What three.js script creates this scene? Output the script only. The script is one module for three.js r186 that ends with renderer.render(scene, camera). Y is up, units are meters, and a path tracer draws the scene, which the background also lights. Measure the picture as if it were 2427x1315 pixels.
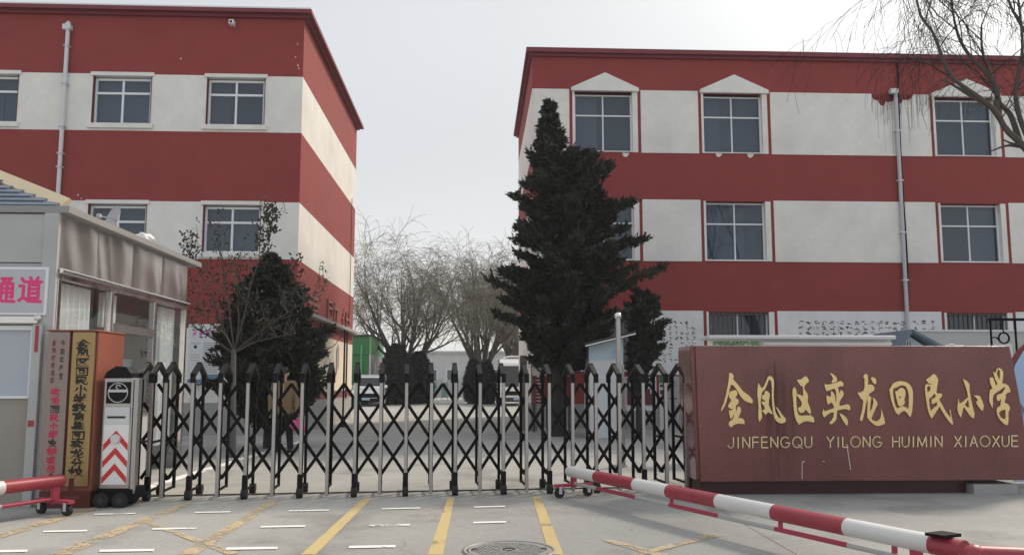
import * as THREE from 'three';
import { RoundedBoxGeometry } from 'three/addons/geometries/RoundedBoxGeometry.js';
import { mergeGeometries, toCreasedNormals, mergeVertices } from 'three/addons/utils/BufferGeometryUtils.js';
import { MarchingCubes } from 'three/addons/objects/MarchingCubes.js';

// ---------------------------------------------------------------- camera, sky, sun, exposure
const scene = new THREE.Scene();
const W = 2427, H = 1315, F = 1900, PX = 1213.5, PY = 703.5, EYE = 1.4;
const YAW = 2.5 * Math.PI / 180, PITCH = 6.05 * Math.PI / 180;
const camera = new THREE.PerspectiveCamera(2 * Math.atan(H / 2 / F) * 180 / Math.PI, W / H, 0.1, 900);
camera.position.set(0, EYE, 0);
camera.rotation.set(PITCH, -YAW, 0, 'YXZ');
camera.setViewOffset(W, H, 0, H / 2 - PY, W, H);
scene.add(camera);

const SUN = new THREE.Vector3(0.80, 1.0, -0.75).normalize();
{
  const w = 512, h = 256, data = new Float32Array(w * h * 4);
  for (let j = 0; j < h; j++) for (let i = 0; i < w; i++) {
    const th = ((i + 0.5) / w - 0.5) * 2 * Math.PI, ph = ((j + 0.5) / h - 0.5) * Math.PI;
    const x = Math.cos(ph) * Math.cos(th), y = Math.sin(ph), z = Math.cos(ph) * Math.sin(th);
    const a = Math.acos(Math.max(-1, Math.min(1, x * SUN.x + y * SUN.y + z * SUN.z))) * 180 / Math.PI;
    const k = Math.exp(-((a / 46) ** 2)), low = Math.exp(-Math.max(0, y) * 4.6), veil = 0.016 * (Math.sin(th * 7 + 5 * y + 1.3 * Math.sin(th * 3 + y * 9)) + Math.sin(y * 23 + 2 * Math.sin(th * 5)));
    const L = 0.635 + 0.08 * k + 0.21 * low + 1.25 * Math.exp(-((a / 22) ** 2)) + veil;
    const blue = (1 - k) * Math.max(0, 1 - 1.25 * low), o = (j * w + i) * 4;
    data[o] = L * (1.012 - 0.135 * blue); data[o + 1] = L * (1.0 - 0.05 * blue); data[o + 2] = L * (0.952 + 0.13 * blue); data[o + 3] = 1;
  }
  const sky = new THREE.DataTexture(data, w, h, THREE.RGBAFormat, THREE.FloatType);
  sky.mapping = THREE.EquirectangularReflectionMapping; sky.magFilter = THREE.LinearFilter; sky.minFilter = THREE.LinearFilter; sky.needsUpdate = true;
  scene.background = sky; scene.environment = sky;
}
const sun = new THREE.DirectionalLight(new THREE.Color(1.0, 0.84, 0.67), 2.7);
sun.position.copy(SUN).multiplyScalar(80); sun.target.position.set(0, 0, -20);
sun.position.add(sun.target.position);
sun.castShadow = true; sun.shadow.radius = 18; sun.shadow.mapSize.set(2048, 2048);
Object.assign(sun.shadow.camera, { left: -50, right: 50, top: 50, bottom: -50, near: 1, far: 200 });
scene.add(sun, sun.target);

const renderer = new THREE.WebGLRenderer({ antialias: true });
renderer.toneMapping = THREE.LinearToneMapping;
renderer.toneMappingExposure = 1.11;
renderer.shadowMap.enabled = true;

// ---------------------------------------------------------------- from photo pixels to places
const V = (x, y, z) => new THREE.Vector3(x, y, z);
const CAM = V(0, EYE, 0);
const fwd = V(Math.sin(YAW) * Math.cos(PITCH), Math.sin(PITCH), -Math.cos(YAW) * Math.cos(PITCH));
const rgt = V(Math.cos(YAW), 0, Math.sin(YAW));
const upv = rgt.clone().cross(fwd);
const ray = (x, y) => fwd.clone().multiplyScalar(F).addScaledVector(rgt, x - PX).addScaledVector(upv, PY - y).normalize();
const onY = (x, y, h = 0) => { const d = ray(x, y); return d.multiplyScalar((h - EYE) / d.y).add(CAM); };   // on the level h
const onZ = (x, y, z) => { const d = ray(x, y); return d.multiplyScalar(z / d.z).add(CAM); };               // on a wall facing us
const onX = (x, y, X) => { const d = ray(x, y); return d.multiplyScalar(X / d.x).add(CAM); };               // on a wall along the drive

// ---------------------------------------------------------------- random, noise, textures
function rng(seed) { let a = seed >>> 0; return () => { a = (a + 0x6D2B79F5) | 0; let t = Math.imul(a ^ (a >>> 15), 1 | a); t = (t + Math.imul(t ^ (t >>> 7), 61 | t)) ^ t; return ((t ^ (t >>> 14)) >>> 0) / 4294967296; }; }
function noiseField(n, freq, oct, seed, gain = 0.5) {          // tileable value noise, 0..1
  const out = new Float32Array(n * n); let amp = 1, tot = 0;
  for (let o = 0; o < oct; o++) {
    const f = Math.min(n, freq << o), r = rng(seed + o * 77), g = new Float32Array(f * f);
    for (let i = 0; i < f * f; i++) g[i] = r();
    for (let j = 0; j < n; j++) {
      const y = j / n * f, y0 = Math.floor(y), ty = y - y0, sy = ty * ty * (3 - 2 * ty), a = (y0 % f) * f, b = ((y0 + 1) % f) * f;
      for (let i = 0; i < n; i++) {
        const x = i / n * f, x0 = Math.floor(x), tx = x - x0, sx = tx * tx * (3 - 2 * tx), c = x0 % f, d = (x0 + 1) % f;
        out[j * n + i] += amp * ((g[a + c] * (1 - sx) + g[a + d] * sx) * (1 - sy) + (g[b + c] * (1 - sx) + g[b + d] * sx) * sy);
      }
    }
    tot += amp; amp *= gain;
  }
  for (let i = 0; i < n * n; i++) out[i] /= tot;
  return out;
}
function texOf(n, f, srgb, repeat) {                            // f(i) -> [r,g,b] 0..255
  const d = new Uint8Array(n * n * 4);
  for (let i = 0; i < n * n; i++) { const c = f(i); d[i * 4] = c[0]; d[i * 4 + 1] = c[1]; d[i * 4 + 2] = c[2]; d[i * 4 + 3] = c[3] ?? 255; }
  const t = new THREE.DataTexture(d, n, n); t.wrapS = t.wrapT = THREE.RepeatWrapping; t.magFilter = THREE.LinearFilter; t.minFilter = THREE.LinearMipmapLinearFilter; t.generateMipmaps = true;
  if (srgb) t.colorSpace = THREE.SRGBColorSpace; t.repeat.set(repeat, repeat); t.needsUpdate = true; return t;
}
const clamp = (v, a = 0, b = 255) => Math.max(a, Math.min(b, v));
const nA = noiseField(512, 4, 7, 11), nB = noiseField(512, 32, 4, 23), nC = noiseField(512, 3, 5, 31);
const plasterMap = texOf(512, i => { const v = 238 + (nA[i] - 0.5) * 30 + (nB[i] - 0.5) * 10; return [clamp(v), clamp(v), clamp(v - 1)]; }, true, 1 / 4);
const plasterBump = texOf(512, i => { const v = 128 + (nB[i] - 0.5) * 150; return [v, v, v]; }, false, 1 / 1.2);
const speckle = noiseField(512, 128, 2, 41);
const graniteMap = texOf(512, i => { const v = 205 + (speckle[i] - 0.5) * 46 + (nC[i] - 0.5) * 34; return [clamp(v + 4), clamp(v), clamp(v)]; }, true, 1 / 1.1);
const roughMap = texOf(512, i => { const v = clamp(150 + (nA[i] - 0.5) * 190 + (nB[i] - 0.5) * 60); return [v, v, v]; }, false, 1 / 2.2);
const dentMap0 = texOf(512, i => { const v = clamp(128 + (nC[i] - 0.5) * 240); return [v, v, v]; }, false, 1 / 2.6);
const dentMap = dentMap0; dentMap.repeat.set(1 / 1.6, 1 / 5);
const brushMap = texOf(256, (() => { const r = rng(5), row = Array.from({ length: 256 }, () => r()); return i => { const v = 120 + row[i % 256] * 70 + r() * 14; return [v, v, v]; }; })(), false, 1 / 0.5);
// weathered concrete: blotches, tyre dirt, pale scuffs, hairline cracks (16 m tile)
const groundMap = (() => {
  const n = 2048, a = noiseField(n, 6, 8, 61, 0.6), b = noiseField(n, 3, 4, 67), c = noiseField(n, 512, 2, 71), d = noiseField(n, 24, 4, 79), r = rng(90);
  const crack = new Uint8Array(n * n);
  for (let k = 0; k < 34; k++) {
    let x = r() * n, y = r() * n, t = r() * 6.28; const len = 60 + r() * 260;
    for (let s = 0; s < len; s++) { t += (r() - 0.5) * 0.5; x += Math.cos(t); y += Math.sin(t); crack[((y | 0) & (n - 1)) * n + ((x | 0) & (n - 1))] = 1; }
  }
  return texOf(n, i => {
    let v = 192 + (a[i] - 0.5) * 34 + (b[i] - 0.5) * 40 + (c[i] - 0.5) * 16;
    const st = Math.max(0, d[i] - 0.58) * 110; v -= st;
    const pale = Math.max(0, a[(i * 7 + 4211) % (n * n)] - 0.62) * 0;
    if (crack[i]) v -= 38;
    return [clamp(v + 1 + pale), clamp(v), clamp(v - 5)];
  }, true, 1 / 16);
})();
const groundBump = texOf(512, i => { const v = clamp(128 + (speckle[i] - 0.5) * 130 + (nB[i] - 0.5) * 90); return [v, v, v]; }, false, 1 / 1.0);
const paintWear = texOf(512, i => { const v = nA[i] * 0.5 + nB[i] * 0.22 + speckle[i] * 0.28; const k = v > 0.37 ? 255 : 0; return [k, k, k]; }, false, 1 / 1.7);
const paintFaint = texOf(512, i => { const v = nA[i] * 0.4 + nB[i] * 0.25 + speckle[i] * 0.35; const k = v > 0.475 ? 255 : 0; return [k, k, k]; }, false, 1 / 1.3);

const M = {};
function mat(name, rgb, o = {}) { const m = new THREE.MeshPhysicalMaterial({ color: new THREE.Color().setRGB(...rgb), roughness: 0.8, metalness: 0, side: THREE.DoubleSide, ...o }); m.name = name; return (M[name] = m); }
const plaster = { map: plasterMap, bumpMap: plasterBump, bumpScale: 0.004, roughness: 0.88 };
mat('redWall', [0.32, 0.054, 0.051], plaster); mat('creamWall', [0.90, 0.89, 0.85], plaster); mat('whiteWall', [0.88, 0.89, 0.90], plaster);
mat('warmWall', [0.88, 0.80, 0.66], plaster); mat('greyWall', [0.40, 0.40, 0.39], plaster); mat('coping', [0.22, 0.035, 0.05], { ...plaster, roughness: 0.6 });
mat('maroonTrim', [0.18, 0.03, 0.04], plaster); mat('trim', [0.90, 0.89, 0.85], plaster);
mat('whiteFrame', [0.78, 0.80, 0.83], { roughness: 0.45 }); mat('glass', [0.72, 0.78, 0.84], { transmission: 1, thickness: 0, roughness: 0.02, ior: 1.5 });
mat('clearGlass', [0.95, 0.97, 0.97], { transmission: 1, thickness: 0, roughness: 0.02, ior: 1.45 });
mat('blindA', [0.14, 0.155, 0.17], { roughness: 0.9 }); mat('blindB', [0.095, 0.107, 0.118], { roughness: 0.9 }); mat('blindC', [0.175, 0.195, 0.215], { roughness: 0.9 });
mat('pipe', [0.66, 0.67, 0.69], { roughness: 0.5 }); mat('pipeGrey', [0.5, 0.51, 0.53], { roughness: 0.5 });
mat('roof', [0.3, 0.3, 0.3]); mat('flash', [0.8, 0.8, 0.8], { roughness: 0.4 });
mat('steel', [0.68, 0.66, 0.64], { metalness: 0.92, roughness: 0.27 });
mat('steelTrim', [0.70, 0.67, 0.66], { metalness: 1, roughness: 0.4, roughnessMap: roughMap });
mat('alu', [0.43, 0.42, 0.415], { metalness: 0.85, roughness: 0.32 });
mat('blackGloss', [0.008, 0.008, 0.009], { roughness: 0.5, specularIntensity: 0.32 }); mat('blackMatt', [0.008, 0.008, 0.009], { roughness: 0.65, specularIntensity: 0.22 }); mat('rubber', [0.02, 0.02, 0.021], { roughness: 0.85 });
mat('granite', [0.295, 0.108, 0.098], { map: graniteMap, roughness: 0.25, roughnessMap: roughMap });
mat('graniteB', [0.27, 0.098, 0.092], { map: graniteMap, roughness: 0.25, roughnessMap: roughMap });
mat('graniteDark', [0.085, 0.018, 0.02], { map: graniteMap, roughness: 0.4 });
mat('gold', [0.80, 0.62, 0.30], { metalness: 0.6, roughness: 0.42, roughnessMap: roughMap }); mat('goldPale', [0.86, 0.74, 0.46], { metalness: 0.7, roughness: 0.4 });
mat('pillarRed', [0.44, 0.14, 0.085], { map: graniteMap, roughness: 0.38 }); mat('pillarDark', [0.16, 0.03, 0.022], { map: graniteMap, roughness: 0.45 });
mat('barRed', [0.54, 0.065, 0.095], { roughness: 0.42, map: graniteMap }); mat('barWhite', [0.80, 0.79, 0.77], { roughness: 0.45, map: plasterMap }); mat('barRedThin', [0.42, 0.045, 0.085], { roughness: 0.5 });
mat('panelGrey', [0.52, 0.53, 0.53], { roughness: 0.5, map: plasterMap }); mat('boardGrey', [0.62, 0.64, 0.66], { roughness: 0.4 });
mat('frost', [0.44, 0.48, 0.53], { roughness: 0.3 }); mat('beigeWall', [0.40, 0.37, 0.33], plaster);
mat('curtain', [0.90, 0.90, 0.90], { roughness: 0.9 }); mat('darkRoom', [0.80, 0.79, 0.78]); mat('tealBoard', [0.42, 0.56, 0.60], { roughness: 0.6 });
mat('blueTile', [0.11, 0.15, 0.20], { roughness: 0.45 }); mat('cream', [0.90, 0.74, 0.50], plaster);
mat('black', [0.02, 0.02, 0.02], { roughness: 0.5 }); mat('red', [0.60, 0.03, 0.03], { roughness: 0.4 }); mat('white', [0.80, 0.80, 0.80], { roughness: 0.5 });
mat('bark', [0.085, 0.07, 0.06], { roughness: 0.95 }); mat('barkPale', [0.13, 0.122, 0.115], { roughness: 0.95 }); mat('barkDark', [0.035, 0.03, 0.028], { roughness: 0.95 }); mat('twig', [0.20, 0.185, 0.145], { roughness: 0.95 });
mat('needle', [1, 1, 1], { vertexColors: true, roughness: 0.9 }); mat('leaf', [1, 1, 1], { vertexColors: true, roughness: 0.8 });
mat('green', [0.035, 0.20, 0.065], { roughness: 0.6, map: plasterMap }); mat('greenLitTrim', [0.16, 0.40, 0.20], { roughness: 0.6 }); mat('carWhite', [0.80, 0.80, 0.80], { roughness: 0.25, clearcoat: 1, clearcoatRoughness: 0.1 });
mat('carGlass', [0.03, 0.035, 0.04], { roughness: 0.06 }); mat('lampGlass', [0.7, 0.7, 0.7], { roughness: 0.1 }); mat('chrome', [0.75, 0.75, 0.75], { metalness: 1, roughness: 0.15 });
mat('yellowPaint', [0.55, 0.43, 0.20], { roughness: 0.8, alphaMap: paintWear, alphaTest: 0.5 }); mat('yellowFaint', [0.53, 0.43, 0.28], { roughness: 0.8, alphaMap: paintFaint, alphaTest: 0.5 });
mat('whitePaint', [0.85, 0.84, 0.82], { roughness: 0.75, alphaMap: paintWear, alphaTest: 0.5 });
mat('letterRed', [0.30, 0.12, 0.095], { roughness: 0.6 });
mat('eaveGrey', [0.34, 0.34, 0.34], { roughness: 0.5, map: plasterMap });
mat('iron', [0.34, 0.335, 0.32], { roughness: 0.55, metalness: 0.4 }); mat('ironDark', [0.05, 0.045, 0.04], { roughness: 0.7 });
mat('brassy', [0.37, 0.265, 0.125], { metalness: 0.8, roughness: 0.35 }); mat('copperPlate', [0.30, 0.235, 0.215], { metalness: 0.45, roughness: 0.38 });
mat('lightBlue', [0.36, 0.50, 0.72], { roughness: 0.5 }); mat('paleBlue', [0.46, 0.60, 0.68], { roughness: 0.5 }); mat('mutedRed', [0.20, 0.03, 0.035], { roughness: 0.6 }); mat('doorRed', [0.13, 0.022, 0.028], { roughness: 0.55 });
mat('farWall', [0.62, 0.62, 0.61], plaster); mat('farWindow', [0.10, 0.12, 0.14], { roughness: 0.2 }); mat('teal', [0.24, 0.38, 0.37], { roughness: 0.6 });
mat('skin', [0.55, 0.34, 0.24], { roughness: 0.6 }); mat('coatBrown', [0.22, 0.155, 0.09], { roughness: 0.9 }); mat('clothBlack', [0.016, 0.016, 0.018], { roughness: 0.9 }); mat('hair', [0.015, 0.012, 0.01], { roughness: 0.6 }); mat('pink', [0.62, 0.08, 0.26], { roughness: 0.55 });
mat('brownPost', [0.20, 0.165, 0.15], { roughness: 0.7 }); mat('dishGrey', [0.55, 0.55, 0.56], { roughness: 0.5 });
scene.fog = new THREE.FogExp2(new THREE.Color(0.80, 0.83, 0.87), 0.0009);
for (const k of ['slabA', 'slabB', 'slabC']) mat(k, { slabA: [0.64, 0.65, 0.65], slabB: [0.62, 0.63, 0.632], slabC: [0.655, 0.664, 0.662] }[k], { map: groundMap, bumpMap: groundBump, bumpScale: 0.003, roughness: 0.86 });
mat('slabJoint', [0.10, 0.095, 0.09], { roughness: 0.95 });

// ---------------------------------------------------------------- geometry helpers (all in world metres)
function boxUV(g) {
  if (g.index) g = g.toNonIndexed();
  const p = g.attributes.position, n = g.attributes.normal, uv = new Float32Array(p.count * 2);
  for (let i = 0; i < p.count; i++) {
    const ax = Math.abs(n.getX(i)), ay = Math.abs(n.getY(i)), az = Math.abs(n.getZ(i));
    const [u, v] = ay >= ax && ay >= az ? [p.getX(i), p.getZ(i)] : ax >= az ? [p.getZ(i), p.getY(i)] : [p.getX(i), p.getY(i)];
    uv[i * 2] = u; uv[i * 2 + 1] = v;
  }
  g.setAttribute('uv', new THREE.BufferAttribute(uv, 2)); return g;
}
const box = (x0, x1, y0, y1, z0, z1) => boxUV(new THREE.BoxGeometry(Math.abs(x1 - x0), Math.abs(y1 - y0), Math.abs(z1 - z0)).translate((x0 + x1) / 2, (y0 + y1) / 2, (z0 + z1) / 2));
const rbox = (x0, x1, y0, y1, z0, z1, r = 0.01, s = 2) => boxUV(new RoundedBoxGeometry(Math.abs(x1 - x0), Math.abs(y1 - y0), Math.abs(z1 - z0), s, r).translate((x0 + x1) / 2, (y0 + y1) / 2, (z0 + z1) / 2));
function along(a, b, w, t, side) {                              // flat bar from a to b, width w in the plane facing `side`, thickness t along `side`
  const d = b.clone().sub(a), L = d.length(); d.normalize(); const n = side.clone().addScaledVector(d, -side.dot(d)).normalize(), q = n.clone().cross(d);
  const m = new THREE.Matrix4().makeBasis(d, q, n).setPosition(a.clone().add(b).multiplyScalar(0.5));
  return boxUV(new THREE.BoxGeometry(L, w, t).applyMatrix4(m));
}
function rod(a, b, r0, r1 = r0, seg = 12, caps = true) {
  const d = b.clone().sub(a), L = d.length(); d.normalize();
  const g = new THREE.CylinderGeometry(r1, r0, L, seg, 1, !caps); g.applyQuaternion(new THREE.Quaternion().setFromUnitVectors(V(0, 1, 0), d)); const c = a.clone().add(b).multiplyScalar(0.5); return boxUV(g.translate(c.x, c.y, c.z));
}
const ball = (c, r, s = 16) => boxUV(new THREE.SphereGeometry(r, s, s * 0.7 | 0).translate(c.x, c.y, c.z));
const tubeG = (pts, r, seg = 40, rs = 8, closed = false) => boxUV(new THREE.TubeGeometry(new THREE.CatmullRomCurve3(pts, closed), seg, r, rs, closed));
function extrudeAt(shape, depth, bevel, place) {                // shape in xy, front face at +z; place = Matrix4 or [x,y,z]
  const g = new THREE.ExtrudeGeometry(shape, { depth, bevelEnabled: bevel > 0, bevelThickness: bevel, bevelSize: bevel, bevelSegments: 2, curveSegments: 8 });
  if (Array.isArray(place)) g.translate(...place); else if (place) g.applyMatrix4(place); return boxUV(g);
}
const poly = pts => { const s = new THREE.Shape(); pts.forEach(([x, y], i) => i ? s.lineTo(x, y) : s.moveTo(x, y)); s.closePath(); return s; };
function rectShape(x0, x1, y0, y1, holes = []) { const s = poly([[x0, y0], [x1, y0], [x1, y1], [x0, y1]]); for (const [a, b, c, d] of holes) { const h = new THREE.Path(); h.moveTo(a, c); h.lineTo(a, d); h.lineTo(b, d); h.lineTo(b, c); h.closePath(); s.holes.push(h); } return s; }

// ---------------------------------------------------------------- things and parts
const used = {}, origin = new WeakMap();
const numbered = n => { const k = used[n] = (used[n] ?? -1) + 1; return k ? `${n}_${String(k).padStart(3, '0')}` : n; };
function thing(name, label, category, at = V(0, 0, 0), group) {
  const o = new THREE.Group(); o.name = numbered(name); o.position.copy(at); origin.set(o, at.clone());
  o.userData = { label, category }; if (group) o.userData.group = group; scene.add(o); return o;
}
function meshOf(name, geos, m, at) {
  let list = (Array.isArray(geos) ? geos : [geos]).map(g => g.index ? g.toNonIndexed() : g);
  for (const g of list) for (const k of Object.keys(g.attributes)) if (!['position', 'normal', 'uv', 'color'].includes(k)) g.deleteAttribute(k);
  let g = list.length > 1 ? mergeGeometries(list) : list[0].clone();
  g.translate(-at.x, -at.y, -at.z);
  const o = new THREE.Mesh(g, typeof m === 'string' ? M[m] : m); o.name = name; o.castShadow = o.receiveShadow = true; return o;
}
function part(parent, name, geos, m, label) {
  const at = origin.get(parent), o = meshOf(name, geos, m, at); origin.set(o, at); parent.add(o);   // parts share their thing's origin
  if (label) o.userData.label = label; return o;
}
function single(name, label, category, geos, m, at = V(0, 0, 0), group) {
  const o = meshOf(numbered(name), geos, m, at); o.position.copy(at); origin.set(o, at.clone()); o.userData = { label, category }; if (group) o.userData.group = group; scene.add(o); return o;
}
function structure(name, geos, m, label, category) { const o = meshOf(numbered(name), geos, m, V(0, 0, 0)); o.userData = { kind: 'structure', label, category }; origin.set(o, V(0, 0, 0)); scene.add(o); return o; }

// triangle soup for branches and leaves
class Soup {
  constructor() { this.p = []; this.c = []; }
  tri(a, b, c, col) { this.p.push(a.x, a.y, a.z, b.x, b.y, b.z, c.x, c.y, c.z); if (col) for (let i = 0; i < 3; i++) this.c.push(...col); }
  limb(pts, rad, sides = 5) {
    let prev = null; const n = pts.length;
    for (let i = 0; i < n; i++) {
      const d = (i < n - 1 ? pts[i + 1].clone().sub(pts[i]) : pts[i].clone().sub(pts[i - 1])).normalize();
      const u = (Math.abs(d.y) > 0.9 ? V(1, 0, 0) : V(0, 1, 0)).cross(d).normalize(), w = d.clone().cross(u), ring = [];
      for (let k = 0; k < sides; k++) { const t = k / sides * 6.2832; ring.push(pts[i].clone().addScaledVector(u, Math.cos(t) * rad[i]).addScaledVector(w, Math.sin(t) * rad[i])); }
      if (prev) for (let k = 0; k < sides; k++) { const k2 = (k + 1) % sides; this.tri(prev[k], ring[k], prev[k2]); this.tri(prev[k2], ring[k], ring[k2]); }
      prev = ring;
    }
  }
  geo() {
    const g = new THREE.BufferGeometry(); g.setAttribute('position', new THREE.Float32BufferAttribute(this.p, 3));
    if (this.c.length) g.setAttribute('color', new THREE.Float32BufferAttribute(this.c, 3));
    g.setAttribute('uv', new THREE.BufferAttribute(new Float32Array(this.p.length / 3 * 2), 2)); g.computeVertexNormals(); return g;
  }
}
function smoothGeo(g) { g.deleteAttribute('uv'); g.deleteAttribute('normal'); const m = mergeVertices(g, 1e-4); m.computeVertexNormals(); const o = m.toNonIndexed(); o.setAttribute('uv', new THREE.BufferAttribute(new Float32Array(o.attributes.position.count * 2), 2)); return o; }

// ---------------------------------------------------------------- lettering: strokes on a 10 x 10 grid
const GLYPH = {
  金: '5,0 2.6,2.4 0,4.2;5,0 7.4,2.4 10,4.2;3,4 7,4;1.8,6 8.2,6;5,4 5,9.4;2.8,7 3.6,8.6;7.2,7 6.4,8.6;.8,9.5 9.2,9.5',
  凤: '2,1 2,6 .4,9.6;2,1 8,1 8,7 9.6,9.4 9.6,7.6;3.4,3.4 6.4,7.6;6.4,3 4.8,6 3.2,8', 区: '9,1 1,1 1,9.2 9.4,9.2;7.4,2.4 5,5.4 2.4,7.6;3,3 5.4,5.2 7.8,7.4',
  奕: '5,0 5,1.4;.8,1.8 9.2,1.8;3.9,1.8 3.6,3.4 2.4,4.8;6.1,1.8 6.1,4.6;2.2,2.8 1.2,4.2;7.8,2.8 8.8,4.2;.6,6 9.4,6;5,4.6 5,6 3.4,8.2 .8,9.8;5.2,6.2 7,8.4 9.4,9.8',
  龙: '.8,3 9.2,3;4.2,.2 4,4 2.8,7.4 .4,9.8;5.4,3.2 5.4,8.6 6.4,9.3 9,9.3 9.4,7.4;8.6,4.4 6.8,6.8 3.6,8.6;6.8,.6 8,1.8', 回: '1,1 9,1 9,9.6 1,9.6 1,1;3.3,3.6 6.7,3.6 6.7,7 3.3,7 3.3,3.6',
  民: '1.6,1 8,1 8,4 1.6,4;1.6,1 1.6,9 4.2,7.8;1.6,6 9.2,6;5,4 6,7.4 8,9.6 9.4,9.2 9.4,7.8', 小: '5,.4 5,9 3.8,8.4;2.4,3.4 1.8,5.4 .6,7.2;7.4,3.4 8.4,5.2 9.4,7.2',
  学: '2,.6 2.8,2;4.8,.2 5.2,1.8;8,.4 7,2;1,4.2 1,3 9,3 8.6,4.4;2.8,4.8 7.2,4.8 5.2,6.2;5,6 5,9.6 3.8,9;.8,7.2 9.2,7.2',
  教: '.6,2 4.8,2;2.8,.4 2.8,3.6;.2,3.8 5.4,3.8;5,1.2 2.6,4.6 .2,6.6;1.6,5.6 4.4,5.6 3,6.8;3,6.6 3,9.4 2,9;.4,8 5,7.4;6.6,.4 5.4,4.4;6.2,2.8 9.6,2.8;8.6,2.8 7.4,6.8 4.8,9.6;5.8,4.4 7.4,7.4 9.8,9.6',
  育: '5,0 5,1.2;.6,1.6 9.4,1.6;4.4,1.8 2.6,3.6 7.8,3.4;6.6,2.4 8.2,4;2.4,4.8 2.4,7.6 1.6,9.8;2.4,4.8 7.6,4.8 7.6,9.4 6.6,9;2.4,6.2 7.6,6.2;2.4,7.6 7.6,7.6',
  集: '3,.2 1,2.6;2.4,1.4 2.4,5.4;5.4,.2 5.8,1.2;2.4,1.6 9,1.6;2.4,2.8 8.4,2.8;2.4,4 8.4,4;2.4,5.2 9.2,5.2;5.6,1.6 5.6,5.2;.4,6.8 9.6,6.8;5,5.8 5,9.8;4.6,7 .8,9.4;5.4,7 9.2,9.4',
  团: '1,1 9,1 9,9.6 1,9.6 1,1;2.6,3.8 7.6,3.8;5.6,2.2 5.6,8 4.6,7.6;5.4,4 2.6,7', 分: '4,.4 2.6,3 .2,5;6,.4 7.4,3 9.8,5;2.4,5 7.6,5 7.2,9 5.8,8.6;4.6,5 3.8,7.6 1.6,9.8',
  校: '0,3 4,3;2,.2 2,9.8;2,3.4 .2,7;2.4,4 3.8,5.6;7,0 7,1.4;4.4,2 9.6,2;6,2.8 4.8,4.4;7.8,2.8 9.4,4.4;8.2,4.6 6.8,7.4 4,9.8;5.2,4.8 7,7.4 9.8,9.8',
  中: '1.4,2.6 8.6,2.6 8.6,6.4 1.4,6.4 1.4,2.6;5,.2 5,9.8', 国: '1,.8 9,.8 9,9.6 1,9.6 1,.8;2.8,2.8 7.2,2.8;3.2,5 6.8,5;2.6,7.6 7.4,7.6;5,2.8 5,7.6;6,5.8 6.8,6.8',
  共: '3.2,.6 3.2,6;6.8,.6 6.8,6;1,2.6 9,2.6;.4,6 9.6,6;3.4,7 1.4,9.6;6.6,7 8.6,9.6', 产: '5,0 5,1.2;1,1.8 9,1.8;3,2.4 3.6,3.8;7,2.4 6.2,3.8;1.6,4.4 9,4.4;1.8,4.4 1.6,7.4 .4,9.8',
  党: '5,0 5,1.8;2.4,.4 3.2,1.6;7.6,.4 6.8,1.6;1,3.4 1,2.2 9,2.2 8.8,3.4;3,3.6 7,3.6 7,5.8 3,5.8 3,3.6;4,5.8 3.4,8 .8,9.8;6,5.8 6,9 9.2,9.2 9.4,8',
  支: '.8,2.2 9.2,2.2;5,.2 5,4.4;1.6,4.4 8,4.4 5.6,7.6 1,9.8;2.6,5.2 5.4,7.8 9.2,9.8', 部: '2.6,0 2.8,1.2;.4,1.6 5.2,1.6;1.4,2.4 1.9,4;4.2,2.4 3.6,4;.2,4.4 5.4,4.4;1,5.8 4.6,5.8 4.6,9 1,9 1,5.8;6.6,.6 6.6,9.8;6.6,.8 9.2,.8 8,3.4 9.4,5.4 8.8,7 7.6,6.8',
  委: '7.4,.2 2.6,1;.6,2.2 9.4,2.2;5,.8 5,4.8;4.8,2.4 1.2,4.6;5.2,2.4 8.8,4.6;.4,6.4 9.6,6.4;4,4.8 2.8,7.6 7.6,9.6;7.2,6.6 5.4,8.4 1.4,9.8', 员: '2.4,.4 7.6,.4 7.6,2.8 2.4,2.8 2.4,.4;1.6,4 1.6,8;1.6,4 8.4,4 8.4,8;5,4.8 5,6.6 3.6,8.4 1,9.8;5.8,7.8 8.8,9.8',
  会: '5,0 2.6,2.4 0,4.2;5,0 7.4,2.4 10,4.2;3,3.8 7,3.8;1.2,5.8 8.8,5.8;4.2,6 2.4,8.8 8,8.4;6.6,7 8.6,9.6',
  通: '1,.6 2.2,1.8;.2,3.4 2,3.4 1.8,7.8;.2,9 2,7.8 4.4,9.2 9.8,9.4;3.8,.6 8.2,.6 6.4,2.2;4.6,1.4 5.6,2;3.8,2.6 3.8,8;3.8,2.6 8.8,2.6 8.8,7.8 8,7.6;3.8,4.4 8.8,4.4;3.8,6 8.8,6;6.3,2.6 6.3,8',
  道: '1,.6 2.2,1.8;.2,3.4 2,3.4 1.8,7.8;.2,9 2,7.8 4.4,9.2 9.8,9.4;4.8,.2 5.4,1.4;8.2,.2 7.4,1.4;3.2,1.8 9.8,1.8;6.4,1.8 6,3;4.4,3 8.6,3 8.6,8 4.4,8 4.4,3;4.4,4.6 8.6,4.6;4.4,6.2 8.6,6.2',
};
const strokesOf = s => s.split(';').map(q => q.trim().split(/\s+/).map(p => p.split(',').map(Number)));
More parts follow.
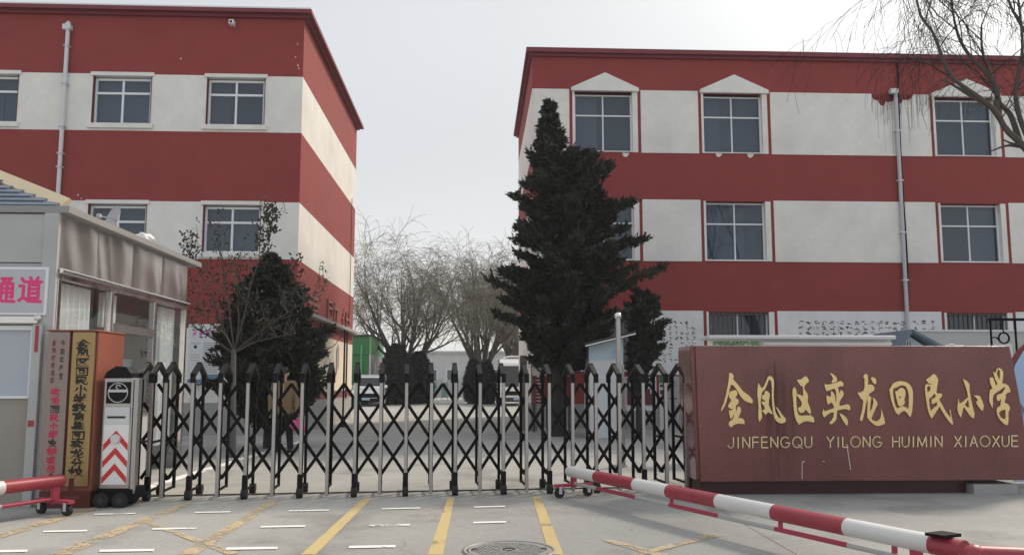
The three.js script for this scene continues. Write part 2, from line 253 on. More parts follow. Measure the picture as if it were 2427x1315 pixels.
function drawGlyph(g, ch, x, y, w, h, lw, color, brush = true) {
  g.strokeStyle = color; g.fillStyle = color; g.lineCap = 'round'; g.lineJoin = 'round';
  for (const st of strokesOf(GLYPH[ch])) {
    if (!brush) { g.lineWidth = lw; g.beginPath(); st.forEach(([a, b], i) => { const X = x + a / 10 * w, Y = y + b / 10 * h; i ? g.lineTo(X, Y) : g.moveTo(X, Y); }); g.stroke(); continue; }
    const n = st.length;
    for (let i = 0; i < n - 1; i++) for (let k = 0; k < 8; k++) {     // a brush that swells and tapers
      const t0 = (i + k / 8) / (n - 1), a = st[i], b = st[i + 1], f0 = k / 8, f1 = (k + 1) / 8;
      g.lineWidth = lw * (0.72 + 0.55 * Math.cos(t0 * 3.4) * (n > 2 ? 0.6 : 1)); g.beginPath();
      g.moveTo(x + (a[0] + (b[0] - a[0]) * f0) / 10 * w, y + (a[1] + (b[1] - a[1]) * f0) / 10 * h); g.lineTo(x + (a[0] + (b[0] - a[0]) * f1) / 10 * w, y + (a[1] + (b[1] - a[1]) * f1) / 10 * h); g.stroke();
    }
  }
}
function canvasTex(w, h, draw) { const c = document.createElement('canvas'); c.width = w; c.height = h; const g = c.getContext('2d'); draw(g, w, h); const t = new THREE.CanvasTexture(c); t.colorSpace = THREE.SRGBColorSpace; t.anisotropy = 4; return t; }
function sheet(a, b, c, d) {                                    // quad a(bottom left) b(bottom right) c(top right) d(top left) with 0..1 uv
  const g = new THREE.BufferGeometry(); g.setAttribute('position', new THREE.Float32BufferAttribute([a, b, c, a, c, d].flatMap(p => [p.x, p.y, p.z]), 3));
  g.setAttribute('uv', new THREE.Float32BufferAttribute([0, 0, 1, 0, 1, 1, 0, 0, 1, 1, 0, 1], 2)); g.computeVertexNormals(); return g;
}
const sheetZ = (x0, x1, y0, y1, z) => sheet(V(x0, y0, z), V(x1, y0, z), V(x1, y1, z), V(x0, y1, z));
const printMat = (name, tex, o = {}) => { const m = new THREE.MeshPhysicalMaterial({ map: tex, roughness: 0.6, side: THREE.DoubleSide, ...o }); m.name = name; return m; };

// ================================================================ GROUND
const ground = structure('ground', boxUV(new THREE.PlaneGeometry(700, 700).rotateX(-Math.PI / 2).translate(0, -0.03, -150)), 'slabC', 'wide pale concrete ground running far behind the gate', 'ground');
const laneA = onY(693, 1222), laneB = onY(550, 1315), U = laneB.clone().sub(laneA).setY(0).normalize(), S = V(-U.z, 0, U.x);   // along / across the joints
{
  const r = rng(7), pitchAcross = 4.6, pitchAlong = 5.2, gap = 0.006;
  const groupGeo = [];
  for (let i = -5; i <= 5; i++) for (let j = -10; j <= 1; j++) {
    const q = (a, b) => laneA.clone().addScaledVector(S, i * pitchAcross + a).addScaledVector(U, j * pitchAlong + 2.1 + b);
    const c = [q(gap, gap), q(pitchAcross - gap, gap), q(pitchAcross - gap, pitchAlong - gap), q(gap, pitchAlong - gap)];
    const s = new THREE.Shape(c.map(p => new THREE.Vector2(p.x, -p.z)));
    const g = new THREE.ExtrudeGeometry(s, { depth: 0.022, bevelEnabled: true, bevelThickness: 0.004, bevelSize: 0.003, bevelSegments: 1 }); g.rotateX(-Math.PI / 2); g.translate(0, -0.026, 0);
    const o = meshOf('concrete_slab', boxUV(g), ['slabA', 'slabB', 'slabC'][Math.floor(r() * 3)], V(0, 0, 0)); ground.add(o);
  }
}
const flatQuad = (pts, y) => { const area = pts.reduce((s, p, i) => { const q = pts[(i + 1) % 4]; return s + p.x * q.z - q.x * p.z; }, 0), g = new THREE.BufferGeometry(), [a, b, c, d] = area > 0 ? pts : [...pts].reverse(); g.setAttribute('position', new THREE.Float32BufferAttribute([a, c, b, a, d, c].flatMap(p => [p.x, y, p.z]), 3)); g.setAttribute('normal', new THREE.Float32BufferAttribute(Array(6).fill([0, 1, 0]).flat(), 3)); g.setAttribute('uv', new THREE.Float32BufferAttribute([a, c, b, a, d, c].flatMap(p => [p.x, p.z]), 2)); return g; };
{
  const lines = [   // far-left, far-right, near-right, near-left pixels of each painted line
    [[1061, 1180], [1077, 1180], [1050, 1315], [1013, 1315], 'yellowPaint', 'wide yellow painted line running to the gate beside the manhole, on its left'],
    [[1261, 1177], [1281, 1177], [1336, 1315], [1302, 1315], 'yellowPaint', 'yellow painted line touching the manhole edge, on the side of the red sign wall'],
    [[860, 1182], [880, 1182], [748, 1315], [712, 1315], 'yellowPaint', 'yellow painted line between the third and fourth columns of white dashes'],
    [[640, 1187], [664, 1187], [464, 1315], [418, 1315], 'yellowFaint', 'worn yellow line running up to the middle of the left half of the gate'],
    [[432, 1193], [458, 1193], [166, 1315], [112, 1315], 'yellowFaint', 'worn yellow line running up to the gate motor end'],
    [[205, 1205], [240, 1203], [0, 1277], [-60, 1281], 'yellowFaint', 'thin faded yellow line leading to the nameplate pillar'],
    [[335, 1238], [352, 1236], [566, 1312], [540, 1316], 'yellowFaint', 'faded orange line crossing the worn yellow lines slantwise'],
    [[1425, 1282], [1450, 1280], [1590, 1316], [1560, 1320], 'yellowFaint', 'faded orange stroke of the painted cross by the striped barrier, falling away from it'],
    [[343, 1152], [350, 1160], [722, 1046], [716, 1043], 'whitePaint', 'white parking line on the yard just inside the gate'],
    [[1690, 1266], [1715, 1270], [1500, 1322], [1465, 1322], 'yellowFaint', 'faded orange stroke of the painted cross by the striped barrier, pointing at it'],
  ];
  lines.forEach(([a, b, c, d, m, label], k) => structure(m === 'whitePaint' ? 'parking_line' : 'yellow_line', flatQuad([onY(...a), onY(...b), onY(...c), onY(...d)], 0.0035 + k * 0.0003), m, label, 'road marking'));
  const dashes = [[[223, 320, 1219], [462, 546, 1215], [685, 780, 1211], [906, 997, 1206], [1125, 1198, 1202]], [[102, 206, 1260], [361, 468, 1254], [618, 724, 1249], [875, 972, 1246], [1123, 1201, 1239]], [[-50, 64, 1308], [236, 365, 1306], [536, 658, 1301], [828, 938, 1297]]];
  const rowName = ['closest to the gate', 'in the middle row', 'in the row farthest from the gate'];
  dashes.forEach((row, ri) => row.forEach(([x0, x1, y], i) => {
    const t = [1.5, 1.9, 2.8][ri], o = structure('white_dash', flatQuad([onY(x0, y - t + 1), onY(x1, y - t - 1), onY(x1 - 2, y + t - 1), onY(x0 - 3, y + t + 1)], 0.0072), 'whitePaint', `short white painted dash ${rowName[ri]}`, 'road marking'); o.userData.group = `white dashes ${rowName[ri]}`;
  }));
}
{ // manhole
  const c = onY(1207, 1305), r = 0.39, t = thing('manhole_cover', 'round cast iron manhole cover set in the concrete', 'manhole', V(c.x, 0, c.z));
  const cyl = (r0, r1, y0, y1) => boxUV(new THREE.LatheGeometry([[r0, y0], [r1, y0], [r1, y1], [r0, y1], [r0, y0]].map(p => new THREE.Vector2(...p)), 48).translate(c.x, 0, c.z));
  part(t, 'frame_ring', cyl(r - 0.03, r, -0.02, 0.012), 'iron'); part(t, 'gap_ring', cyl(r - 0.045, r - 0.03, -0.02, 0.002), 'ironDark');
  const pl = part(t, 'plate', boxUV(new THREE.CylinderGeometry(r - 0.046, r - 0.046, 0.03, 48).translate(c.x, -0.007, c.z)), 'iron');
  const q = rng(55), bits = [];
  for (let i = -9; i <= 9; i++) for (let j = -9; j <= 9; j++) { const x = i * 0.034 + (j & 1) * 0.017, z = j * 0.034; if (Math.hypot(x, z) > r - 0.09 || Math.hypot(x, z) < 0.07) continue; const w = 0.008 + q() * 0.008, l = 0.006 + q() * 0.01; bits.push(box(c.x + x - w, c.x + x + w, 0.006, 0.0145, c.z + z - l, c.z + z + l)); }
  part(pl, 'relief', bits, 'iron'); part(pl, 'hub', cyl(0.04, 0.055, 0.005, 0.015), 'ironDark');
  for (const s of [-1, 1]) part(pl, 'lifting_eye', boxUV(new THREE.TorusGeometry(0.02, 0.008, 8, 16).rotateX(Math.PI / 2).translate(c.x + s * 0.29, 0.012, c.z)), 'ironDark');
}

// ================================================================ SCHOOL BUILDINGS
const ZL = -21.7, ZR = -24.8;
const wr = rng(303);
function windowIn(b, x0, x1, y0, y1, z, o = {}) {              // frame part with panes and a blind behind; z = wall face
  const { cols = [0.5], transom = 0.66, recess = 0.14, fr = 0.055, blind = 'blindA', fm = 'whiteFrame', open = false } = o, zf = z - recess, f = [], yt = y0 + (y1 - y0) * transom;
  f.push(box(x0, x1, y0, y0 + fr, zf - 0.06, zf), box(x0, x1, y1 - fr, y1, zf - 0.06, zf), box(x0, x0 + fr, y0 + fr, y1 - fr, zf - 0.06, zf), box(x1 - fr, x1, y0 + fr, y1 - fr, zf - 0.06, zf));
  const xs = [x0 + fr, ...cols.map(c => x0 + (x1 - x0) * c), x1 - fr], ys = transom < 1 ? [y0 + fr, yt, y1 - fr] : [y0 + fr, y1 - fr];
  for (const c of cols) f.push(box(x0 + (x1 - x0) * c - fr * 0.45, x0 + (x1 - x0) * c + fr * 0.45, y0 + fr, y1 - fr, zf - 0.055, zf + 0.004));
  if (transom < 1) f.push(box(x0 + fr, x1 - fr, yt - fr * 0.5, yt + fr * 0.5, zf - 0.05, zf + 0.008));
  const w = part(b, 'window', f, fm);
  for (let i = 0; i < xs.length - 1; i++) for (let j = 0; j < ys.length - 1; j++) part(w, 'pane', box(xs[i], xs[i + 1], ys[j], ys[j + 1], zf - 0.034, zf - 0.03), 'glass');
  const tones = ['blindA', 'blindB', 'blindC', 'blindA'], xm = x0 + (x1 - x0) * (0.3 + 0.4 * wr()), second = tones[Math.floor(wr() * 4)];
  part(w, 'blind', box(x0 - 0.05, xm, y0 - 0.05, y1 + 0.05, zf - 0.20, zf - 0.17), blind); part(w, 'blind', box(xm + 0.002, x1 + 0.05, y0 - 0.05, y1 + 0.05, zf - 0.22 - 0.1 * wr(), zf - 0.20), second);
  if (wr() < 0.3) { const px = x0 + (x1 - x0) * (0.12 + 0.6 * wr()); part(w, 'bright_view_patch', box(px, px + 0.18, y0 + 0.08, y0 + 0.08 + 0.2 * (0.6 + wr()), zf - 0.165, zf - 0.16), 'curtain'); }  // white patch painted in place of a bright view through the room
  return w;
}
{ // ---- left
  const Y = y => onZ(711, y, ZL).y, X = (x, y = 240) => onZ(x, y, ZL).x, cx = X(711, 400), zb = onX(840, 560, cx).z, xl = -34;
  const b = thing('school_building', 'red and cream striped school building on the side of the guardhouse, its end wall sunlit', 'building', V(cx - 8, 0, (ZL + zb) / 2));
  const L = [46, 182, 315, 480, 615, 778].map(Y), yp = 0.85;
  const rows = [[X(-99), X(40)], [X(217), X(357)], [X(488), X(627)]].map(([a, c]) => [a, c]);
  const w1 = [Y(299), Y(187)], w2 = [Y(600), Y(487)], w3 = [1.0, Y(790)];
  const facade = (name, y0, y1, m, holes = []) => part(b, name, extrudeAt(rectShape(xl, cx - 0.3, y0, y1, holes), 0.3, 0, [0, 0, ZL - 0.3]), m);
  const end = (name, y0, y1, m) => part(b, name, box(cx - 0.3, cx, y0, y1, zb, ZL), m);
  const xw = [X(205, 540), X(345, 540)], row2 = [[xw[0] - 3.4, xw[1] - 3.4], [X(205, 540), X(345, 540)], [X(479, 540), X(617, 540)]];
  facade('red_band', L[1], L[0], 'redWall'); facade('cream_band', L[2], L[1], 'creamWall', rows.map(([a, c]) => [a, c, w1[0], w1[1]])); facade('red_band', L[3], L[2], 'redWall');
  facade('cream_band', L[4], L[3], 'creamWall', row2.map(([a, c]) => [a, c, w2[0], w2[1]])); facade('red_band', L[5], L[4], 'redWall'); facade('ground_floor_wall', yp, L[5], 'creamWall', row2.slice(0, 1).map(([a, c]) => [a, c, w3[0], w3[1]])); facade('plinth', 0, yp, 'greyWall');
  end('end_red_band', L[1], L[0], 'redWall'); end('end_cream_band', L[2], L[1], 'creamWall'); end('end_red_band', L[3], L[2], 'redWall'); end('end_cream_band', L[4], L[3], 'creamWall'); end('end_red_band', L[5], L[4], 'redWall'); end('end_ground_floor_wall', yp + 0.25, L[5], 'warmWall'); end('end_red_dado', yp, yp + 0.25, 'mutedRed'); end('end_plinth', 0, yp, 'greyWall');
  part(b, 'rear_wall', [box(xl, cx - 0.3, 0, L[0], zb, zb + 0.3), box(xl - 0.3, xl, 0, L[0], zb, ZL)], 'creamWall'); part(b, 'roof', box(xl - 0.2, cx - 0.02, L[0] - 0.3, L[0] - 0.02, zb + 0.02, ZL - 0.02), 'roof');
  // stepped coping with a pale metal flashing
  const top = Y(30), o1 = 0.10, o2 = 0.24, mid = L[0] + (top - L[0]) * 0.45;
  part(b, 'coping', [box(xl, cx + o1, L[0], mid, zb - o1, ZL + o1), box(xl, cx + o2, mid, top, zb - o2, ZL + o2)], 'coping'); part(b, 'roof_flashing', box(xl, cx + o2 - 0.02, top, top + 0.05, zb - o2 + 0.02, ZL + o2 - 0.02), 'flash');
  rows.forEach(([a, c], i) => windowIn(b, a + 0.02, c - 0.02, w1[0], w1[1] - 0.04, ZL, { blind: ['blindA', 'blindC', 'blindA'][i], cols: [0.49], transom: 0.68, recess: 0.1, fr: 0.06 }));
  row2.forEach(([a, c], i) => windowIn(b, a + 0.02, c - 0.02, w2[0], w2[1] - 0.04, ZL, { blind: ['blindB', 'blindB', 'blindA'][i], cols: [0.49], transom: 0.66, recess: 0.1, fr: 0.06 }));
  for (const [list, w] of [[rows, w1], [row2, w2]]) for (const [a, c] of list) {
    part(b, 'window_head', box(a - 0.06, c + 0.06, w[1] + 0.0, w[1] + 0.1, ZL + 0.002, ZL + 0.05), 'trim'); part(b, 'window_sill', box(a - 0.08, c + 0.08, w[0] - 0.13, w[0] - 0.0, ZL + 0.002, ZL + 0.07), 'trim');
    for (const [p, q] of [[a, a + 0.018], [c - 0.018, c]]) part(b, 'reveal_strip', box(p, q, w[0], w[1], ZL - 0.09, ZL + 0.012), 'maroonTrim');
  }
  { // downpipe with a hopper
    const px = X(153, 250), t = Y(85), bot = 0.1; const p = part(b, 'downpipe', rod(V(px, bot, ZL + 0.09), V(px, t, ZL + 0.09), 0.055), 'pipe');
    part(p, 'hopper', [rbox(px - 0.13, px + 0.10, t, t + 0.16, ZL + 0.01, ZL + 0.18, 0.03), rod(V(px - 0.05, t + 0.12, ZL + 0.09), V(px + 0.03, t + 0.24, ZL + 0.09), 0.07, 0.05)], 'pipe');
    for (const y of [122, 210, 310, 372, 404]) part(p, 'bracket', box(px - 0.075, px + 0.075, Y(y) - 0.02, Y(y) + 0.02, ZL + 0.004, ZL + 0.15), 'pipeGrey');
  }
  { // raised characters on the end wall and its ledge
    const A = (x, y) => onX(x, y, cx), specs = [[722, 757, 688, 745], [767, 800, 712, 758], [806, 829, 738, 774]];
    specs.forEach(([x0, x1, y0, y1], k) => {
      const p0 = A(x0, y1), p1 = A(x1, y0 + 18), z0 = p0.z, z1 = p1.z, ya = (p0.y + A(x1, y1 + 8).y) / 2, h = 0.68, st = strokesOf(['5,0 5,10;2,2 8,2;1,5 9,5;3,5 1,10;7,5 9,10;2,7.4 8,7.4', '2,0 2,10;2,1 5,1;2,4 5,4;5,0 5,8 3,10;7,0 6.4,10;6,3 9.6,3;9,3 8.4,9', '3,0 1,6;1.6,3 1.6,10;5,1 5,9 9,9;8,1 8,7;4,5 9.6,5'][k]), g = [];
      for (const s of st) for (let i = 0; i < s.length - 1; i++) { const P = ([u, v]) => V(cx + 0.03, ya + (1 - v / 10) * h, z0 + (z1 - z0) * u / 10); g.push(along(P(s[i]), P(s[i + 1]), 0.075, 0.05, V(1, 0, 0))); }
      part(b, 'raised_character', g, 'letterRed');
    });
    const ly = A(800, 772).y; part(b, 'ledge', box(cx - 0.0, cx + 0.22, ly - 0.10, ly + 0.0, zb, ZL - 1.0), 'greyWall');
    const fl = canvasTex(256, 384, (g, w, h) => { const r = rng(12); g.clearRect(0, 0, w, h); g.fillStyle = '#3a2c20'; for (let c = 0; c < 9; c++) for (let k = 0; k < 15; k++) for (let s = 0; s < 3; s++) g.fillRect(14 + c * 27 + r() * 14, 12 + k * 24 + r() * 12, 2 + r() * 8, 2 + r() * 5); });
    const d = part(b, 'wall_lettering', (() => { const a0 = A(765, 870), a1 = A(792, 800); return sheet(V(cx + 0.004, a0.y, a0.z), V(cx + 0.004, a0.y, a1.z), V(cx + 0.004, a1.y + 0.4, a1.z), V(cx + 0.004, a1.y + 0.4, a0.z)); })(), printMat('wallLettering', fl, { alphaTest: 0.5, transparent: true }));
    const pz = A(818, 850).z; part(b, 'wall_conduit', [rod(V(cx + 0.05, 0.8, pz), V(cx + 0.05, ly - 0.1, pz), 0.03), rod(V(cx + 0.04, ly, pz - 0.5), V(cx + 0.04, Y(300), pz - 0.5), 0.012)], 'ironDark');
    part(b, 'mural_shape', [extrudeAt(poly([[0, 0], [0.5, 0.35], [0.5, 0.95], [0.3, 1.1], [0.02, 0.9]]), 0.02, 0, new THREE.Matrix4().makeRotationY(Math.PI / 2).setPosition(cx + 0.004, A(798, 890).y, A(795, 880).z))], 'beigeWall');
  }
  { // paint chips
    const r = rng(3), chips = []; for (const [x, y] of [[705, 104], [700, 135], [706, 155], [708, 162], [428, 139], [191, 470], [184, 462]]) { const p = onZ(x, y, ZL); chips.push(box(p.x - 0.01 - r() * 0.02, p.x + 0.012, p.y - 0.016, p.y + 0.01 + r() * 0.02, ZL, ZL + 0.004)); }
    part(b, 'paint_chip', chips, 'trim');
  }
  // camera on the red band
  const cp = onZ(555, 62, ZL), k = thing('security_camera', 'small white security camera on the red band under the roof', 'camera', V(cp.x, cp.y, ZL));
  part(k, 'bracket', rod(V(cp.x, cp.y, ZL), V(cp.x, cp.y, ZL + 0.16), 0.025), 'white'); part(k, 'housing', [rbox(cp.x - 0.08, cp.x + 0.06, cp.y - 0.06, cp.y + 0.07, ZL + 0.12, ZL + 0.30, 0.025)], 'white'); part(k, 'lens', rod(V(cp.x - 0.01, cp.y, ZL + 0.29), V(cp.x - 0.01, cp.y, ZL + 0.312), 0.035), 'blackGloss');
  // wall poster between guardhouse and tree
  const q0 = onZ(440, 900, ZL + 0.2), q1 = onZ(522, 768, ZL + 0.2), pt = thing('wall_poster', 'tall white wall poster with pink heading beside the guardhouse', 'poster', V((q0.x + q1.x) / 2, q0.y - 0.1, ZL + 0.15));
  part(pt, 'board', box(q0.x, q1.x, q0.y - 0.1, q1.y, ZL + 0.002, ZL + 0.18), 'white');
  const tx = canvasTex(512, 820, (g, w, h) => {
    g.fillStyle = '#d3d7d8'; g.fillRect(0, 0, w, h); const r = rng(8); g.lineWidth = 9; g.lineCap = 'round';
    for (const [x, y, c] of [[60, 60, '#d6308c'], [170, 70, '#cf3fb0'], [270, 60, '#d6308c'], [380, 60, '#b5263e']]) for (let s = 0; s < 9; s++) { g.strokeStyle = c; g.beginPath(); g.moveTo(x + r() * 70, y + r() * 110); g.lineTo(x + r() * 70, y + r() * 110); g.stroke(); }
    g.fillStyle = '#23262a'; g.fillRect(40, 262, 150, 6); g.fillRect(90, 290, 50, 44); for (let k = 0; k < 24; k++) g.fillRect(40 + (k % 8) * 20, 420 + (k / 8 | 0) * 40, 10, 8);
    for (let k = 0; k < 17; k++) g.fillRect(250, 255 + k * 26, 240, 6); g.fillStyle = '#5f8196'; g.fillRect(225, 700, 287, 120); g.fillRect(0, 770, 225, 50);
  });
  part(pt, 'print', sheetZ(q0.x + 0.02, q1.x - 0.02, q0.y - 0.08, q1.y - 0.02, ZL + 0.184), printMat('posterPrint', tx));
}
let RB;
{ // ---- right
  const Y = y => onZ(1262, y, ZR).y, X = (x, y = 290) => onZ(x, y, ZR).x, cx = X(1262), zb = onX(1229, 400, cx).z, xr = 36;
  const b = RB = thing('school_building', 'red school building with white wall panels and gabled window heads behind the sign wall', 'building', V(cx + 12, 0, (ZR + zb) / 2));
  const L = [134, 210, 360, 470, 618, 735].map(Y), yp = 0.72;
  const win = [[1357, 1512], [1663, 1820], [2213, 2371]].map(([a, c]) => [X(a), X(c)]), pitch = win[2][0] - win[1][0], extra = [[win[2][0] + 3.95, win[2][1] + 3.95], [win[2][0] + 3.95 + pitch, win[2][1] + 3.95 + pitch]];
  const all = [...win, ...extra];
  const bandRows = [[L[2], L[1], 0.02, L[1] - 0.03], [L[4], L[3], 0.02, L[3] - 0.03], [yp, L[5], 1.05, L[5] - 0.04]];
  const holes = bandRows.flatMap(([y0, y1, lo, top], i) => all.map(([a, c]) => [a, c, i < 2 ? y0 + 0.03 : y0 + 1.0, top]));
  part(b, 'facade_wall', extrudeAt(rectShape(cx + 0.3, xr, yp, L[0], holes), 0.3, 0, [0, 0, ZR - 0.3]), 'redWall'); part(b, 'plinth', box(cx + 0.3, xr, 0, yp, ZR - 0.3, ZR), 'greyWall');
  // white panels between the windows
  const strip = 0.10, edges = [cx + 0.02, ...all.flatMap(([a, c]) => [a - strip, c + strip]), xr];
  bandRows.forEach(([y0, y1], i) => { for (let k = 0; k < edges.length; k += 2) if (edges[k + 1] > edges[k]) part(b, 'white_panel', box(edges[k], edges[k + 1], (i < 2 ? y0 + 0.015 : y0 + 0.9), y1, ZR + 0.002, ZR + 0.022), i === 2 ? 'whiteWall' : 'creamWall'); });
  const end = (name, y0, y1, m) => part(b, name, box(cx, cx + 0.3, y0, y1, zb, ZR), m);
  end('end_red_band', L[1], L[0], 'redWall'); end('end_white_band', L[2], L[1], 'creamWall'); end('end_red_band', L[3], L[2], 'redWall'); end('end_white_band', L[4], L[3], 'creamWall'); end('end_red_band', L[5], L[4], 'redWall'); end('end_ground_floor_wall', yp, L[5], 'creamWall'); end('end_plinth', 0, yp, 'greyWall');
  part(b, 'rear_wall', [box(cx + 0.3, xr, 0, L[0], zb, zb + 0.3), box(xr, xr + 0.3, 0, L[0], zb, ZR)], 'creamWall'); part(b, 'roof', box(cx + 0.02, xr, L[0] - 0.3, L[0] - 0.02, zb + 0.02, ZR - 0.02), 'roof');
  const top = Y(117), mid = L[0] + (top - L[0]) * 0.4; part(b, 'coping', [box(cx - 0.09, xr, L[0], mid, zb - 0.09, ZR + 0.09), box(cx - 0.2, xr, mid, top, zb - 0.2, ZR + 0.2)], 'coping');
  bandRows.forEach(([y0, y1], i) => all.forEach(([a, c], k) => {
    const lo = i < 2 ? y0 + 0.03 : y0 + 1.0, hi = y1 - 0.03;
    windowIn(b, a + 0.07, c - 0.17, lo + 0.03, hi - 0.03 - (i === 0 ? 0.06 : 0), ZR, { blind: [['blindC', 'blindC', 'blindB', 'blindA', 'blindA'], ['blindA', 'blindC', 'blindB', 'blindA', 'blindB'], ['blindB', 'blindB', 'blindB', 'blindB', 'blindB']][i][k], cols: [0.5], transom: i === 2 ? 1 : 0.635, recess: 0.16, fr: 0.045 });
    part(b, 'window_lining', [box(a, a + 0.07, lo, hi, ZR - 0.26, ZR + 0.03), box(c - 0.17, c, lo, hi, ZR - 0.26, ZR + 0.012), box(a + 0.07, c - 0.17, lo, lo + 0.03, ZR - 0.26, ZR + 0.04)], 'trim');
    if (i === 0) { const ap = Y(172), m = (a + c) / 2; part(b, 'gable_head', extrudeAt(poly([[a - 0.03, hi - 0.03], [c + 0.03, hi - 0.03], [c + 0.03, hi + 0.06], [m, ap], [a - 0.03, hi + 0.06]]), 0.10, 0.008, [0, 0, ZR + 0.01]), 'trim'); }
    if (i === 2) { const g = []; for (let q = 0; q <= 14; q++) { const x = a + 0.04 + (c - a - 0.08) * q / 14; g.push(rod(V(x, lo, ZR - 0.05), V(x, hi, ZR - 0.05), 0.011, 0.011, 6)); } for (const y of [lo + 0.06, (lo + hi) / 2, hi - 0.08]) g.push(box(a, c, y, y + 0.025, ZR - 0.075, ZR - 0.05)); part(b, 'window_bars', g, 'ironDark'); }
  }));
  for (const [x, y] of [[1483, 364], [1704, 364], [1779, 366]]) { const p = onZ(x, y, ZR); part(b, 'paint_chip', extrudeAt(poly([[-0.11, 0.04], [0.12, 0.04], [0.09, -0.03], [0.03, -0.09], [-0.06, -0.08]]), 0.006, 0, [p.x, p.y - 0.02, ZR + 0.003]), 'trim'); }
  { // downpipe and the flaked red paint beside it
    const px = X(2124, 300), t = Y(212), p = part(b, 'downpipe', rod(V(px, 0.1, ZR + 0.1), V(px, t, ZR + 0.1), 0.06), 'pipeGrey'); part(p, 'hopper', rbox(px - 0.2, px + 0.07, t, t + 0.17, ZR + 0.03, ZR + 0.2, 0.03), 'pipe');
    for (const y of [300, 420, 545, 660]) part(p, 'bracket', box(px - 0.09, px + 0.09, Y(y) - 0.02, Y(y) + 0.02, ZR + 0.024, ZR + 0.17), 'pipe');
    part(b, 'cable', tubeG([V(px + 0.14, L[0], ZR + 0.05), V(px + 0.10, L[2], ZR + 0.05), V(px + 0.12, L[4] - 0.3, ZR + 0.05), V(px + 0.04, L[5] + 0.2, ZR + 0.06)], 0.022, 30, 6), 'blackMatt');
    for (const [x, y, w, h] of [[2096, 236, 0.42, 0.34], [2137, 232, 0.4, 0.3]]) { const q = onZ(x, y, ZR); const s = new THREE.Shape(); s.moveTo(-w, L[1] - q.y + 0.01); s.lineTo(w, L[1] - q.y + 0.01); s.bezierCurveTo(w * 0.9, -h * 0.2, w * 0.5, -h * 0.35, w * 0.1, -h * 0.2); s.bezierCurveTo(0, -h * 0.9, -w * 0.4, -h * 0.7, -w * 0.5, -h * 0.1); s.bezierCurveTo(-w * 0.8, -h * 0.1, -w, 0, -w, L[1] - q.y + 0.01); part(b, 'paint_run', extrudeAt(s, 0.004, 0, [q.x, q.y, ZR + 0.0225]), 'redWall'); }
    const st = canvasTex(512, 512, (g, w, h) => { g.clearRect(0, 0, w, h); const r = rng(44); for (let k = 0; k < 90; k++) { const x = r() * w, l = (0.15 + r() * r() * 0.85) * h; g.strokeStyle = `rgba(${78 + r() * 30 | 0},${66 + r() * 20 | 0},${72 + r() * 20 | 0},${0.10 + r() * 0.28})`; g.lineWidth = 1 + r() * 7; g.beginPath(); g.moveTo(x, 0); g.lineTo(x + (r() - 0.5) * 16, l); g.stroke(); } });
    const s0 = onZ(2062, 360, ZR), s1 = onZ(2206, 216, ZR); part(b, 'twig_shade_streaks', sheetZ(s0.x, s1.x, L[2] + 0.03, L[1] - 0.01, ZR + 0.0265), printMat('streakPrint', st, { transparent: true, roughness: 0.9 }));  // painted streaks stand in for the shade of the willow twigs
  }
  { // wall texts
    const marks = (cols, rowsN, seed, cell, hgt, skip = 0.1) => canvasTex(cols * cell, rowsN * hgt, (g, w, h) => { g.clearRect(0, 0, w, h); const r = rng(seed); g.strokeStyle = '#1d222c'; g.lineCap = 'square'; for (let c = 0; c < cols; c++) for (let k = 0; k < rowsN; k++) { if (r() < skip) continue; const n = 3 + (r() * 3 | 0); for (let s = 0; s < n; s++) { g.lineWidth = 2 + r() * 2.4; const x = c * cell + cell * 0.2 + r() * cell * 0.5, y = k * hgt + hgt * 0.14 + r() * hgt * 0.6, o = r() < 0.6; g.beginPath(); g.moveTo(x, y); g.lineTo(x + (o ? cell * 0.3 : r() * 4), y + (o ? r() * 3 : hgt * 0.25)); g.stroke(); } } });
    const putText = (x0, x1, y0, y1, tex) => { const a = onZ(x0, y1, ZR), c = onZ(x1, y0, ZR); part(b, 'wall_text', sheetZ(a.x, c.x, a.y, c.y, ZR + 0.026), printMat('wallText', tex, { transparent: true, alphaTest: 0.4 })); };
    putText(1556, 1648, 758, 872, marks(7, 9, 21, 36, 34, 0.16)); putText(1890, 2150, 760, 822, marks(14, 5, 22, 46, 30, 0.06)); putText(2158, 2216, 758, 786, marks(3, 2, 23, 46, 30, 0));
  }
  // rod on the roof
  const ap = onZ(1905, 112, ZR - 2); single('roof_antenna', 'thin upright rod standing on the flat roof', 'antenna', [rod(V(ap.x, L[0] - 0.02, ZR - 2), V(ap.x, onZ(1905, 92, ZR - 2).y, ZR - 2), 0.018, 0.012, 6), rbox(ap.x - 0.1, ap.x + 0.1, L[0] - 0.02, L[0] + 0.1, ZR - 2.1, ZR - 1.9, 0.02)], 'pipeGrey', V(ap.x, L[0], ZR - 2));
}

